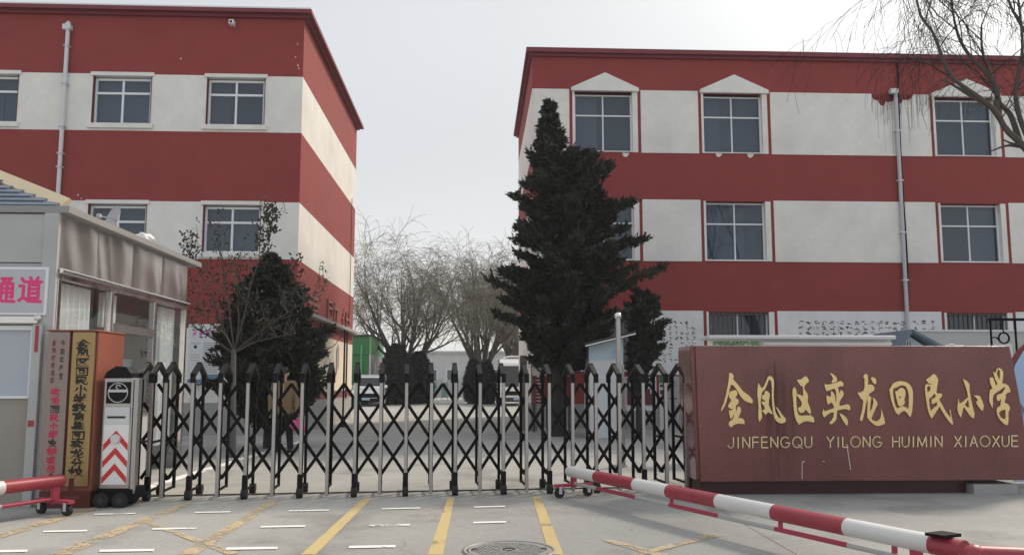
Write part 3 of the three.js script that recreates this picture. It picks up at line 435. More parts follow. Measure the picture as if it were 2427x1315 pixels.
// ================================================================ GUARDHOUSE
const ZB = -9.5, XB = onZ(137, 600, ZB).x, ZBF = onX(440, 760, XB).z;
let GH;
{
  const Y = y => onZ(137, y, ZB).y, xl = XB - 4.2, g = GH = thing('guardhouse', 'stainless steel clad guardhouse with curtained windows beside the gate', 'guardhouse', V(XB - 2.1, 0, (ZB + ZBF) / 2));
  const top = Y(505), fb = Y(632), roofT = Y(493), S = (x, y) => onX(x, y, XB);
  // steel fascia panels along the side
  const cuts = [ZB - 0.02, S(232, 600).z, S(262, 600).z, S(315, 620).z, S(385, 640).z, ZBF]; // panel joints
  for (let i = 0; i < cuts.length - 1; i++) {
    const z0 = cuts[i] - 0.003, z1 = cuts[i + 1] + 0.003, nu = 30, nv = 12, sh = new THREE.PlaneGeometry(1, 1, nu, nv), p = sh.attributes.position; // buckled sheet
    for (let q = 0; q < p.count; q++) { const u = p.getX(q) + 0.5, v = p.getY(q) + 0.5, w = Math.pow(Math.sin(Math.PI * u), 0.6), ww = Math.abs(z1 - z0); p.setXYZ(q, XB - 0.012 + w * (0.016 * Math.min(1, ww) + 0.007 * Math.sin(u * 9 * ww + i * 2 + v * 1.3) + 0.006 * Math.sin(v * 4 + u * 5 * ww + i)), fb + (top - fb) * v, z0 + (z1 - z0) * u); }
    sh.computeVertexNormals(); part(g, 'fascia_panel', [boxUV(sh), box(XB - 0.07, XB - 0.02, fb, top, z0, z1)], 'steel');
  }
  part(g, 'eave', box(xl, XB + 0.11, top + 0.002, roofT + 0.02, ZBF - 0.32, ZB + 0.03), 'eaveGrey');
  part(g, 'fascia_trim', [rod(V(XB + 0.03, fb - 0.04, ZB - 0.02), V(XB + 0.03, fb - 0.04, ZBF), 0.03), box(XB - 0.08, XB + 0.01, fb - 0.13, fb - 0.002, ZBF, ZB - 0.02)], 'steelTrim');
  part(g, 'corner_post', rbox(XB - 0.17, XB + 0.0, 0, top, ZB - 0.019, ZB + 0.03, 0.006), 'panelGrey');
  // side posts, rails, base
  const y2 = Y(638) - 0.09, zs = [ZB - 0.02, S(258, 760).z, S(362, 760).z, ZBF + 0.06], sill = 1.0;
  zs.forEach((z, i) => part(g, 'side_post', rbox(XB - 0.075, XB + 0.012, 0, fb - 0.132, z - 0.075, z, 0.006), 'steelTrim'));
  part(g, 'base_panel', box(XB - 0.06, XB - 0.01, 0, sill - 0.06, zs[2] , zs[0] - 0.08), 'panelGrey'); part(g, 'sill_rail', box(XB - 0.08, XB + 0.03, sill - 0.058, sill, zs[2], zs[0] - 0.077), 'steelTrim');
  const mid = S(300, 780).y; part(g, 'mid_rail', box(XB - 0.07, XB + 0.02, mid - 0.06, mid + 0.05, zs[2], zs[1] - 0.077), 'steelTrim');
  const pane = (z0, z1, y0, y1, m = 'clearGlass') => part(g, 'window_pane', box(XB - 0.032, XB - 0.028, y0, y1, z0, z1), m);
  pane(zs[1], zs[0] - 0.077, sill, fb - 0.132); pane(zs[2], zs[1] - 0.077, mid + 0.05, fb - 0.132); pane(zs[2], zs[1] - 0.077, sill, mid - 0.06); pane(zs[3], zs[2] - 0.077, 0.25, fb - 0.132);
  const drape = (z0, z1, y0, y1, seed) => { // folded curtain
    const r = rng(seed), n = 60, s = new THREE.Shape(), pts = []; let ph = 0;
    for (let i = 0; i <= n; i++) { ph += 0.55 + r() * 0.5; pts.push([z0 + (z1 - z0) * i / n, Math.sin(ph) * 0.03]); }
    const g2 = new THREE.BufferGeometry(), p = [], x = XB - 0.17; for (let i = 0; i < n; i++) { const [a, b] = pts[i], [c, d] = pts[i + 1]; p.push(x + b, y0, a, x + d, y0, c, x + d, y1, c, x + b, y0, a, x + d, y1, c, x + b, y1, a); }
    g2.setAttribute('position', new THREE.Float32BufferAttribute(p, 3)); g2.setAttribute('uv', new THREE.BufferAttribute(new Float32Array(p.length / 3 * 2), 2)); g2.computeVertexNormals(); part(g, 'curtain', g2, 'curtain');
  };
  drape(zs[1] + 0.25, zs[0] - 0.1, 0.8, fb - 0.14, 2); drape(zs[1] - 0.5, zs[1] - 0.08, mid, fb - 0.14, 3); drape(zs[3] + 0.08, zs[3] + 0.7, 0.4, fb - 0.14, 4);
  // inside: back wall, teal notice, floor
  part(g, 'inner_wall', [box(xl, XB - 1.5, 0, top, ZBF + 0.1, ZBF + 0.16), box(XB - 1.7, XB - 1.6, 0, top, ZBF, ZB - 0.3)], 'darkRoom'); part(g, 'notice_inside', box(XB - 0.6, XB - 0.57, 1.05, 1.75, S(400, 800).z, S(310, 800).z), 'tealBoard');
  part(g, 'rear_wall', box(xl, XB - 0.076, 0, top, ZBF - 0.05, ZBF), 'panelGrey'); part(g, 'left_wall', box(xl, xl + 0.1, 0, top, ZBF, ZB), 'panelGrey');
  // front face
  const P = (x, y) => onZ(x, y, ZB);
  part(g, 'upper_front_panel', rbox(xl, XB - 0.175, Y(622), top - 0.012, ZB - 0.05, ZB, 0.006), 'panelGrey'); part(g, 'front_lintel', rbox(xl, XB - 0.175, Y(770), Y(624), ZB - 0.06, ZB - 0.015, 0.005), 'panelGrey');
  part(g, 'front_ledge', [rbox(xl, XB - 0.16, Y(768), Y(750), ZB - 0.014, ZB + 0.07, 0.01), ball(V(XB - 0.17, Y(755), ZB + 0.03), 0.05)], 'steelTrim');
  const fy0 = P(60, 938).y, fy1 = P(60, 776).y; part(g, 'front_window_frame', [box(xl, XB - 0.2, fy1 - 0.03, fy1 + 0.02, ZB - 0.06, ZB + 0.01), box(xl, XB - 0.2, fy0 - 0.03, fy0, ZB - 0.06, ZB + 0.03), box(XB - 0.25, XB - 0.2, fy0, fy1 - 0.03, ZB - 0.06, ZB + 0.012)], 'whiteFrame');
  part(g, 'frosted_pane', box(xl, XB - 0.25, fy0, fy1 - 0.03, ZB - 0.05, ZB - 0.03), 'frost'); part(g, 'lower_front_wall', box(xl, XB - 0.24, 0, fy0 - 0.03, ZB - 0.06, ZB - 0.005), 'beigeWall'); part(g, 'corner_casing', rbox(XB - 0.198, XB - 0.09, 0, Y(770), ZB + 0.032, ZB + 0.09, 0.01), 'panelGrey');
  for (const q of [box(XB - 0.16, XB - 0.12, Y(835), Y(772), ZB + 0.09, ZB + 0.094), box(XB - 0.18, XB - 0.11, Y(1010), Y(995), ZB + 0.09, ZB + 0.094)]) part(g, 'warning_tape', q, 'barRed');
  // hanging sign with pink characters
  const s0 = P(112, 748), s1 = P(112, 634), sx = P(-180, 690).x, hs = thing('banner_sign', 'pale sign with pink characters on the guardhouse front', 'sign', V((sx + s0.x) / 2, s0.y, ZB + 0.04));
  part(hs, 'sign_frame', rbox(sx, s0.x, s0.y, s1.y, ZB + 0.004, ZB + 0.05, 0.01), 'whiteFrame');
  const tex = canvasTex(1024, 384, (c, w, h) => { c.fillStyle = '#b9bdc2'; c.fillRect(0, 0, w, h); drawGlyph(c, '通', w - 440, 70, 190, 230, 30, '#e0407e', false); drawGlyph(c, '道', w - 215, 70, 190, 230, 30, '#e0407e', false); });
  part(hs, 'print', sheetZ(sx + 0.02, s0.x - 0.03, s0.y + 0.03, s1.y - 0.03, ZB + 0.053), printMat('bannerPrint', tex));
  // tiled lean-to roof and cream upper wall behind the front panel
  const z0 = ZB - 0.12, y0 = roofT + 0.03, slope = 0.55, onRoof = (x, y) => { const d = ray(x, y), t2 = (y0 + slope * -z0 * -1 - EYE) ; const s = (y0 - EYE + slope * z0) / (d.y + slope * d.z); return d.multiplyScalar(s).add(CAM); };
  const A = onRoof(-40, 415), B = onRoof(138, 487), rakeX = z => A.x + (B.x - A.x) * (z - A.z) / (B.z - A.z), yAt = z => y0 + slope * (z0 - z), zTop = A.z - 0.6;
  for (let k = 0; k < 26; k++) { const za = z0 - k * 0.16, zb2 = za - 0.18; if (zb2 < zTop) break; for (let i = 0; i < 16; i++) { const x1 = XB - 0.12 - i * 0.24; if (x1 - 0.24 < xl || x1 > Math.min(rakeX(za), XB) + 0.02) continue; part(g, 'roof_tile', along(V(x1 - 0.115, yAt(za) + 0.028, za), V(x1 - 0.115, yAt(zb2) + 0.004, zb2), 0.23, 0.022, V(0, 1, slope)), 'blueTile'); } }
  { const dir = B.clone().sub(A), a = A.clone().addScaledVector(dir, -0.3).add(V(0.08, 0.04, 0)), e = B.clone().add(V(0.08, 0.02, 0)); part(g, 'cream_barge_board', along(a, e, 0.16, 0.05, V(0, 0.5, 1)), 'cream'); }
  // satellite dish on the roof
  const dp = S(316, 545), dz = S(316, 545).z, ry = roofT + 0.02, dx = XB - 0.25, sd = thing('satellite_dish', 'grey satellite dish on the guardhouse roof', 'satellite dish', V(dx, ry, dz));
  const dish = new THREE.SphereGeometry(0.34, 28, 8, 0, 6.283, 0, 0.6); dish.translate(0, -0.34, 0); dish.applyQuaternion(new THREE.Quaternion().setFromUnitVectors(V(0, 1, 0), V(0.62, -0.25, -0.75).normalize())); dish.translate(dx, ry + 0.25, dz); part(sd, 'reflector', boxUV(dish), 'dishGrey');
  part(sd, 'mast', rod(V(dx, ry, dz), V(dx, ry + 0.25, dz), 0.02), 'pipeGrey'); part(sd, 'feed_arm', [rod(V(dx, ry + 0.25, dz), V(dx - 0.16, ry + 0.26, dz + 0.19), 0.010), rbox(dx - 0.19, dx - 0.13, ry + 0.23, ry + 0.29, dz + 0.16, dz + 0.22, 0.015)], 'pipeGrey');
  const tb = V(dx + 0.2, ry, dz - 0.45); { const rg = new THREE.SphereGeometry(0.11, 18, 12), p = rg.attributes.position; for (let q = 0; q < p.count; q++) { const x = p.getX(q), y = p.getY(q), z = p.getZ(q), k = 1 + 0.28 * Math.sin(x * 60 + z * 40) * Math.cos(z * 70 - y * 30); p.setXYZ(q, x * k * 1.15, Math.max(-0.05, y * k * 0.8), z * k); } rg.translate(tb.x, tb.y + 0.05, tb.z); rg.computeVertexNormals(); single('roof_rag', 'crumpled pale cloth lying on the guardhouse roof edge', 'cloth', boxUV(rg), 'curtain', tb); }
}

// ================================================================ SIGN WALL
const ZS = -10.0;
{
  const P = (x, y) => onZ(x, y, ZS), t = thing('sign_wall', 'polished maroon stone sign wall with golden characters beside the gate', 'sign', V(P(2020, 1100).x, 0, ZS - 0.35));
  const yb = P(1662, 1141).y, yt = P(1648, 820).y, xl0 = P(1662, 1138).x, xl1 = P(1649, 822).x, xrT = P(2394, 822).x, xrM = P(2428, 985).x, xrB = P(2446, 1130).x;
  // core body with its rounded left end, seen behind the front slabs
  const core = (() => { const s = new THREE.Shape(), r = 0.16; s.moveTo(xl0 - 0.02, yb + 0.03); s.lineTo(xrB - 0.03, yb + 0.03); s.quadraticCurveTo(xrM, (yt + yb) / 2, xrT - 0.03, yt - 0.01); s.lineTo(xl1 + 0.0, yt - 0.01); s.lineTo(xl1 - 0.03, yt - 0.01); s.quadraticCurveTo(xl1 - 0.035, yt, xl1 - 0.035, yt - r); s.closePath(); return extrudeAt(s, 0.60, 0.02, [0, 0, ZS - 0.66]); })();
  part(t, 'body', core, 'graniteB');
  // front slabs: joints lean a little like those in the photograph
  const seamT = [xl1, P(1764, 822).x, P(1996, 822).x, P(2199, 822).x, xrT], seamB = [xl0, P(1788, 1138).x, P(2017, 1138).x, P(2246, 1138).x, xrB];
  for (let i = 0; i < 4; i++) {
    const s = new THREE.Shape(), j = 0.0025; s.moveTo(seamB[i] + j, yb); s.lineTo(seamB[i + 1] - j, yb); if (i === 3) s.quadraticCurveTo(xrM, (yt + yb) / 2, seamT[4], yt); else s.lineTo(seamT[i + 1] - j, yt); s.lineTo(seamT[i] + j, yt); s.closePath();
    part(t, 'stone_slab', extrudeAt(s, 0.03, 0.003, [0, 0, ZS - 0.034]), i & 1 ? 'graniteB' : 'granite');
  }
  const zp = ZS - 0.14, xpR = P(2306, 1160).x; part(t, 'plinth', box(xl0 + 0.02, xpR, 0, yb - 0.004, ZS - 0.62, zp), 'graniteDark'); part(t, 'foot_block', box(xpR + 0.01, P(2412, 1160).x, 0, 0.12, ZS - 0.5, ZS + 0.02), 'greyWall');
  // golden calligraphy, traced outline by outline; k = zoom factor of the tracing, (ox, oy) its corner
  const k = 5.977, tr = (ox, pts) => pts.map(([x, y]) => { const p = P(ox + x / k, 860 + y / k); return new THREE.Vector2(p.x, p.y); });
  const chars = [
    [1660, [[[407, 143], [450, 150], [472, 185], [460, 228], [540, 320], [600, 400], [690, 465], [742, 530], [738, 562], [720, 570], [670, 555], [620, 530], [575, 480], [530, 410], [490, 345], [460, 312], [432, 310], [415, 360], [400, 430], [380, 500], [355, 580], [325, 645], [288, 686], [300, 640], [330, 570], [355, 480], [375, 390], [395, 280], [405, 210]]], [[[425, 405], [470, 388], [505, 390], [524, 430], [515, 460], [490, 488], [530, 515], [545, 550], [530, 580], [500, 605], [502, 640], [508, 700], [525, 622], [545, 615], [570, 640], [575, 680], [560, 720], [530, 785], [560, 778], [600, 790], [622, 820], [624, 865], [590, 860], [540, 858], [480, 870], [455, 895], [435, 910], [410, 895], [398, 865], [405, 840], [430, 815], [455, 805], [470, 770], [472, 715], [455, 760], [435, 798], [420, 770], [405, 700], [408, 672], [440, 668], [462, 645], [440, 650], [400, 635], [393, 605], [410, 570], [440, 535], [405, 480], [402, 430]]]],
    [1660, [[[818, 285], [840, 320], [868, 362], [900, 330], [930, 260], [955, 200], [980, 185], [1010, 195], [1035, 230], [1042, 290], [1035, 400], [1035, 500], [1045, 600], [1060, 690], [1090, 750], [1120, 785], [1135, 783], [1130, 750], [1100, 690], [1062, 612], [1100, 650], [1140, 710], [1180, 760], [1205, 785], [1210, 815], [1195, 842], [1150, 855], [1110, 845], [1070, 815], [1045, 770], [1030, 700], [1018, 600], [1012, 480], [1012, 350], [1005, 270], [985, 235], [965, 240], [945, 300], [915, 370], [885, 395], [870, 420], [860, 480], [850, 560], [858, 620], [866, 690], [870, 780], [835, 832], [822, 790], [820, 700], [825, 620], [815, 520], [806, 440], [812, 350]]], [[[915, 398], [940, 395], [975, 425], [982, 460], [970, 520], [965, 590], [985, 640], [1010, 690], [1021, 730], [985, 712], [960, 692], [925, 733], [900, 705], [870, 675], [905, 660], [915, 640], [895, 600], [862, 565], [880, 545], [920, 545], [915, 530], [880, 515], [868, 480], [885, 455], [905, 450]]]],
    [1660, [[[1365, 240], [1420, 235], [1460, 205], [1490, 187], [1520, 215], [1536, 262], [1500, 290], [1475, 325], [1465, 348], [1480, 390], [1510, 430], [1526, 480], [1515, 545], [1540, 610], [1560, 660], [1565, 718], [1545, 718], [1520, 695], [1490, 655], [1470, 690], [1430, 708], [1400, 695], [1385, 660], [1390, 630], [1420, 625], [1440, 575], [1420, 530], [1390, 490], [1365, 460], [1368, 438], [1410, 455], [1455, 470], [1455, 400], [1450, 340], [1410, 310], [1390, 280]]], [[[1308, 365], [1335, 346], [1355, 380], [1362, 425], [1356, 500], [1360, 600], [1372, 690], [1390, 735], [1430, 750], [1500, 742], [1560, 740], [1600, 770], [1612, 815], [1605, 842], [1560, 832], [1500, 820], [1450, 835], [1395, 873], [1360, 820], [1335, 740], [1322, 640], [1312, 520], [1305, 430]]]],
    [1660, [[[1833, 140], [1870, 155], [1910, 185], [1930, 215], [1933, 262], [1900, 272], [1865, 285], [1858, 265], [1880, 230], [1865, 190]]], [[[1757, 300], [1800, 310], [1850, 300], [1920, 278], [1980, 258], [2010, 268], [2025, 295], [2020, 328], [1980, 330], [1945, 345], [1960, 400], [1975, 440], [1985, 385], [2010, 395], [2028, 430], [2020, 470], [1990, 510], [1965, 560], [1970, 610], [2020, 600], [2080, 585], [2110, 600], [2122, 630], [2115, 672], [2080, 655], [2030, 650], [1960, 665], [1935, 670], [1930, 730], [1925, 790], [1900, 830], [1860, 865], [1840, 862], [1825, 848], [1860, 810], [1885, 760], [1890, 700], [1850, 700], [1800, 730], [1755, 770], [1735, 745], [1726, 710], [1745, 650], [1755, 685], [1810, 670], [1880, 645], [1895, 630], [1880, 590], [1860, 560], [1840, 565], [1808, 590], [1790, 540], [1785, 460], [1830, 480], [1850, 470], [1848, 395], [1880, 420], [1905, 470], [1912, 540], [1925, 560], [1925, 480], [1920, 400], [1895, 360], [1840, 380], [1790, 400], [1770, 370]]], [[[1965, 712], [2010, 730], [2050, 760], [2080, 800], [2090, 840], [2085, 870], [2072, 888], [2040, 850], [2010, 800], [1985, 750]]]],
    [2030, [[[130, 150], [155, 175], [163, 240], [160, 310], [200, 305], [235, 320], [252, 355], [245, 390], [205, 415], [172, 440], [150, 500], [130, 590], [110, 700], [85, 800], [75, 820], [50, 815], [47, 790], [65, 730], [85, 640], [95, 560], [92, 530], [60, 500], [35, 460], [12, 418], [60, 418], [98, 395], [114, 350], [112, 280], [115, 220], [98, 212], [100, 180]]], [[[200, 218], [225, 200], [258, 215], [277, 238], [275, 298], [250, 295], [225, 265]]], [[[167, 455], [210, 490], [195, 560], [190, 640], [195, 690], [220, 640], [240, 560], [228, 490], [260, 510], [293, 560], [293, 595], [270, 640], [235, 720], [208, 785], [225, 810], [270, 828], [310, 815], [340, 780], [350, 720], [348, 650], [365, 700], [390, 790], [403, 855], [370, 872], [310, 892], [270, 885], [225, 855], [180, 810], [152, 770], [152, 690], [158, 580], [152, 510], [160, 490]]]],
    [2030, [[[465, 355], [480, 370], [492, 330], [520, 290], [570, 265], [640, 258], [700, 270], [750, 305], [785, 360], [797, 420], [797, 540], [785, 690], [762, 770], [740, 745], [710, 700], [680, 675], [640, 690], [587, 735], [555, 700], [520, 620], [490, 520], [470, 420]], [[515, 380], [525, 360], [580, 340], [620, 318], [660, 315], [700, 335], [730, 400], [742, 480], [740, 600], [732, 655], [700, 625], [660, 612], [640, 612], [600, 632], [575, 645], [550, 610], [530, 530], [518, 450]]], [[[545, 405], [580, 395], [610, 360], [640, 352], [675, 370], [692, 410], [690, 460], [672, 520], [685, 560], [655, 600], [620, 615], [590, 600], [565, 500]], [[600, 475], [625, 470], [622, 500], [605, 500]]]],
    [2030, [[[980, 240], [1040, 200], [1090, 155], [1120, 170], [1158, 240], [1145, 300], [1135, 370], [1130, 410], [1140, 435], [1190, 430], [1213, 450], [1200, 485], [1170, 505], [1180, 540], [1220, 610], [1270, 700], [1322, 765], [1334, 765], [1318, 660], [1328, 660], [1345, 770], [1368, 865], [1350, 868], [1310, 830], [1260, 760], [1210, 680], [1175, 615], [1120, 700], [1080, 760], [1063, 788], [1040, 750], [1010, 660], [990, 540], [975, 430], [968, 350], [978, 310], [1005, 298], [1055, 312], [1072, 290], [1050, 300], [1020, 285]], [[995, 345], [1030, 322], [1050, 350], [1040, 390], [1005, 420]], [[1025, 505], [1060, 485], [1100, 432], [1120, 455], [1115, 490], [1062, 515], [1066, 580], [1090, 578], [1136, 550], [1142, 600], [1100, 630], [1050, 680], [1030, 600]]]],
    [2030, [[[1505, 225], [1560, 255], [1597, 300], [1600, 400], [1620, 520], [1645, 630], [1668, 710], [1665, 765], [1650, 785], [1610, 750], [1560, 680], [1515, 615], [1500, 680], [1478, 775], [1445, 720], [1428, 650], [1435, 590], [1440, 500], [1460, 575], [1500, 555], [1550, 510], [1580, 490], [1570, 420], [1540, 320]], [[1530, 598], [1580, 515], [1590, 580], [1595, 642]]], [[[1658, 462], [1700, 458], [1745, 470], [1780, 540], [1800, 605], [1790, 680], [1750, 650], [1710, 590], [1690, 545], [1720, 535], [1700, 495]]]],
    [2030, [[[1885, 210], [1930, 205], [1945, 240], [1975, 325], [1995, 295], [1960, 220], [1935, 125], [1970, 145], [1985, 90], [2010, 72], [2050, 85], [2075, 130], [2075, 190], [2060, 290], [2110, 298], [2150, 325], [2170, 370], [2180, 410], [2140, 420], [2105, 455], [2115, 480], [2100, 530], [2095, 560], [2150, 590], [2172, 630], [2165, 670], [2150, 685], [2150, 790], [2145, 865], [2125, 880], [2080, 855], [2030, 800], [1995, 740], [1985, 680], [1990, 640], [2040, 600], [2045, 540], [2050, 505], [2015, 540], [1990, 525], [1982, 480], [1995, 450], [2060, 430], [2100, 370], [2103, 335], [2050, 370], [1990, 410], [1940, 450], [1928, 500], [1928, 640], [1900, 590], [1880, 540], [1882, 460], [1890, 390], [1925, 360], [1895, 290]], [[1985, 150], [2002, 90], [2028, 102], [2033, 170], [2020, 245]], [[2012, 710], [2050, 672], [2108, 657], [2112, 785], [2090, 798], [2042, 772]]]],
  ];
  for (const [ox, ...strokes] of chars) {
    const geos = strokes.map(([outer, ...holes]) => { const c = new THREE.CatmullRomCurve3(tr(ox, outer).map(p => V(p.x, p.y, 0)), true, 'centripetal'); const s = new THREE.Shape(tr(ox, outer)); for (const h of holes) s.holes.push(new THREE.Path(tr(ox, h))); return extrudeAt(s, 0.014, 0.0012, [0, 0, ZS + 0.003]); });
    part(t, 'golden_character', geos, 'gold');
  }
  // thin Latin line
  const arc = (cx, cy, rx, ry, a0, a1, n = 14) => Array.from({ length: n + 1 }, (_, i) => { const a = (a0 + (a1 - a0) * i / n) * Math.PI / 180; return [cx + rx * Math.cos(a), cy - ry * Math.sin(a)]; });
  const LAT = {
    J: [[[0.5, 0], [0.5, 0.7], ...arc(0.25, 0.72, 0.25, 0.28, 0, -170, 8)]], I: [[[0.15, 0], [0.15, 1]]], N: [[[0, 1], [0, 0], [0.65, 1], [0.65, 0]]], F: [[[0.55, 0], [0, 0], [0, 1]], [[0, 0.48], [0.5, 0.48]]], E: [[[0.55, 0], [0, 0], [0, 1], [0.58, 1]], [[0, 0.48], [0.5, 0.48]]],
    G: [[...arc(0.42, 0.5, 0.42, 0.5, 45, 340, 16), [0.84, 0.56], [0.5, 0.56]]], Q: [arc(0.43, 0.5, 0.43, 0.5, 0, 360, 22), [[0.5, 0.72], [0.86, 1.05]]], U: [[[0, 0], [0, 0.66], ...arc(0.32, 0.68, 0.32, 0.32, 180, 360, 8), [0.64, 0]]], Y: [[[0, 0], [0.33, 0.5], [0.66, 0]], [[0.33, 0.5], [0.33, 1]]], L: [[[0, 0], [0, 1], [0.5, 1]]], O: [arc(0.45, 0.5, 0.45, 0.5, 0, 360, 22)],
    H: [[[0, 0], [0, 1]], [[0.64, 0], [0.64, 1]], [[0, 0.48], [0.64, 0.48]]], M: [[[0, 1], [0.05, 0], [0.42, 0.95], [0.78, 0], [0.83, 1]]], X: [[[0, 0], [0.62, 1]], [[0.62, 0], [0, 1]]], A: [[[0, 1], [0.34, 0], [0.68, 1]], [[0.12, 0.65], [0.56, 0.65]]],
  };
  const wordsAt = [['JINFENGQU', 1726, 1924], ['YILONG', 1960, 2090], ['HUIMIN', 2116, 2233], ['XIAOXUE', 2263, 2413]];
  for (const [w, x0, x1] of wordsAt) {
    const wd = ch => Math.max(...LAT[ch].flat().map(p => p[0])) - (ch === 'I' ? -0.15 : 0), hpx = 25, gapTot = (x1 - x0) - [...w].reduce((s, ch) => s + wd(ch) * hpx, 0), gap = gapTot / (w.length - 1); let x = x0;
    for (const ch of w) {
      const g = []; for (const st of LAT[ch]) for (let i = 0; i < st.length - 1; i++) { const yBase = 1036 - (x - 1726) * 0.0052, a = P(x + st[i][0] * hpx, yBase + st[i][1] * hpx), b = P(x + st[i + 1][0] * hpx, yBase + st[i + 1][1] * hpx); a.z = b.z = ZS + 0.008; g.push(along(a, b.clone().addScaledVector(b.clone().sub(a).normalize(), 0.005), 0.0125, 0.010, V(0, 0, 1))); }
      part(t, 'latin_letter', g, 'goldPale'); x += wd(ch) * hpx + gap;
    }
  }
  // scratches and a water stain on the stone
  part(t, 'scratch', [along(P(2008, 1052).setZ(ZS + 0.002), P(2017, 1113).setZ(ZS + 0.002), 0.006, 0.002, V(0, 0, 1)), along(P(1902, 1096).setZ(ZS + 0.002), P(1902, 1135).setZ(ZS + 0.002), 0.005, 0.002, V(0, 0, 1)), along(P(1902, 1094).setZ(ZS + 0.002), P(1908, 1094).setZ(ZS + 0.002), 0.008, 0.002, V(0, 0, 1)), along(P(1951, 1093).setZ(ZS + 0.002), P(1955, 1094).setZ(ZS + 0.002), 0.007, 0.002, V(0, 0, 1))], 'curtain');
  const stain = canvasTex(256, 512, (g, w, h) => { g.clearRect(0, 0, w, h); const r = rng(9); for (let k = 0; k < 70; k++) { const x = w * (0.5 + (r() + r() + r() - 1.5) * 0.6), y0 = r() * h * 0.25, l = h * (0.35 + r() * 0.65); g.strokeStyle = `rgba(58,16,12,${0.02 + r() * 0.045})`; g.lineWidth = 4 + r() * 22; g.beginPath(); g.moveTo(x, y0); g.lineTo(x + (r() - 0.5) * 20, Math.min(h, y0 + l)); g.stroke(); } });
  const a = P(1800, 1136), b = P(1885, 840); part(t, 'water_stain', sheetZ(a.x, b.x, a.y, b.y, ZS + 0.0016), printMat('stainPrint', stain, { transparent: true, roughness: 0.4 }));
  // scrap of hose on the top
  const h0 = P(2265, 818); single('hose_scrap', 'short white and red hose lying on top of the sign wall', 'hose', [tubeG([V(h0.x, yt + 0.015, ZS - 0.2), V(h0.x + 0.05, yt + 0.03, ZS - 0.16), V(h0.x + 0.16, yt + 0.014, ZS - 0.2), V(h0.x + 0.24, yt + 0.014, ZS - 0.2)], 0.012, 24, 8)], 'white', V(h0.x, yt, ZS - 0.2));
}

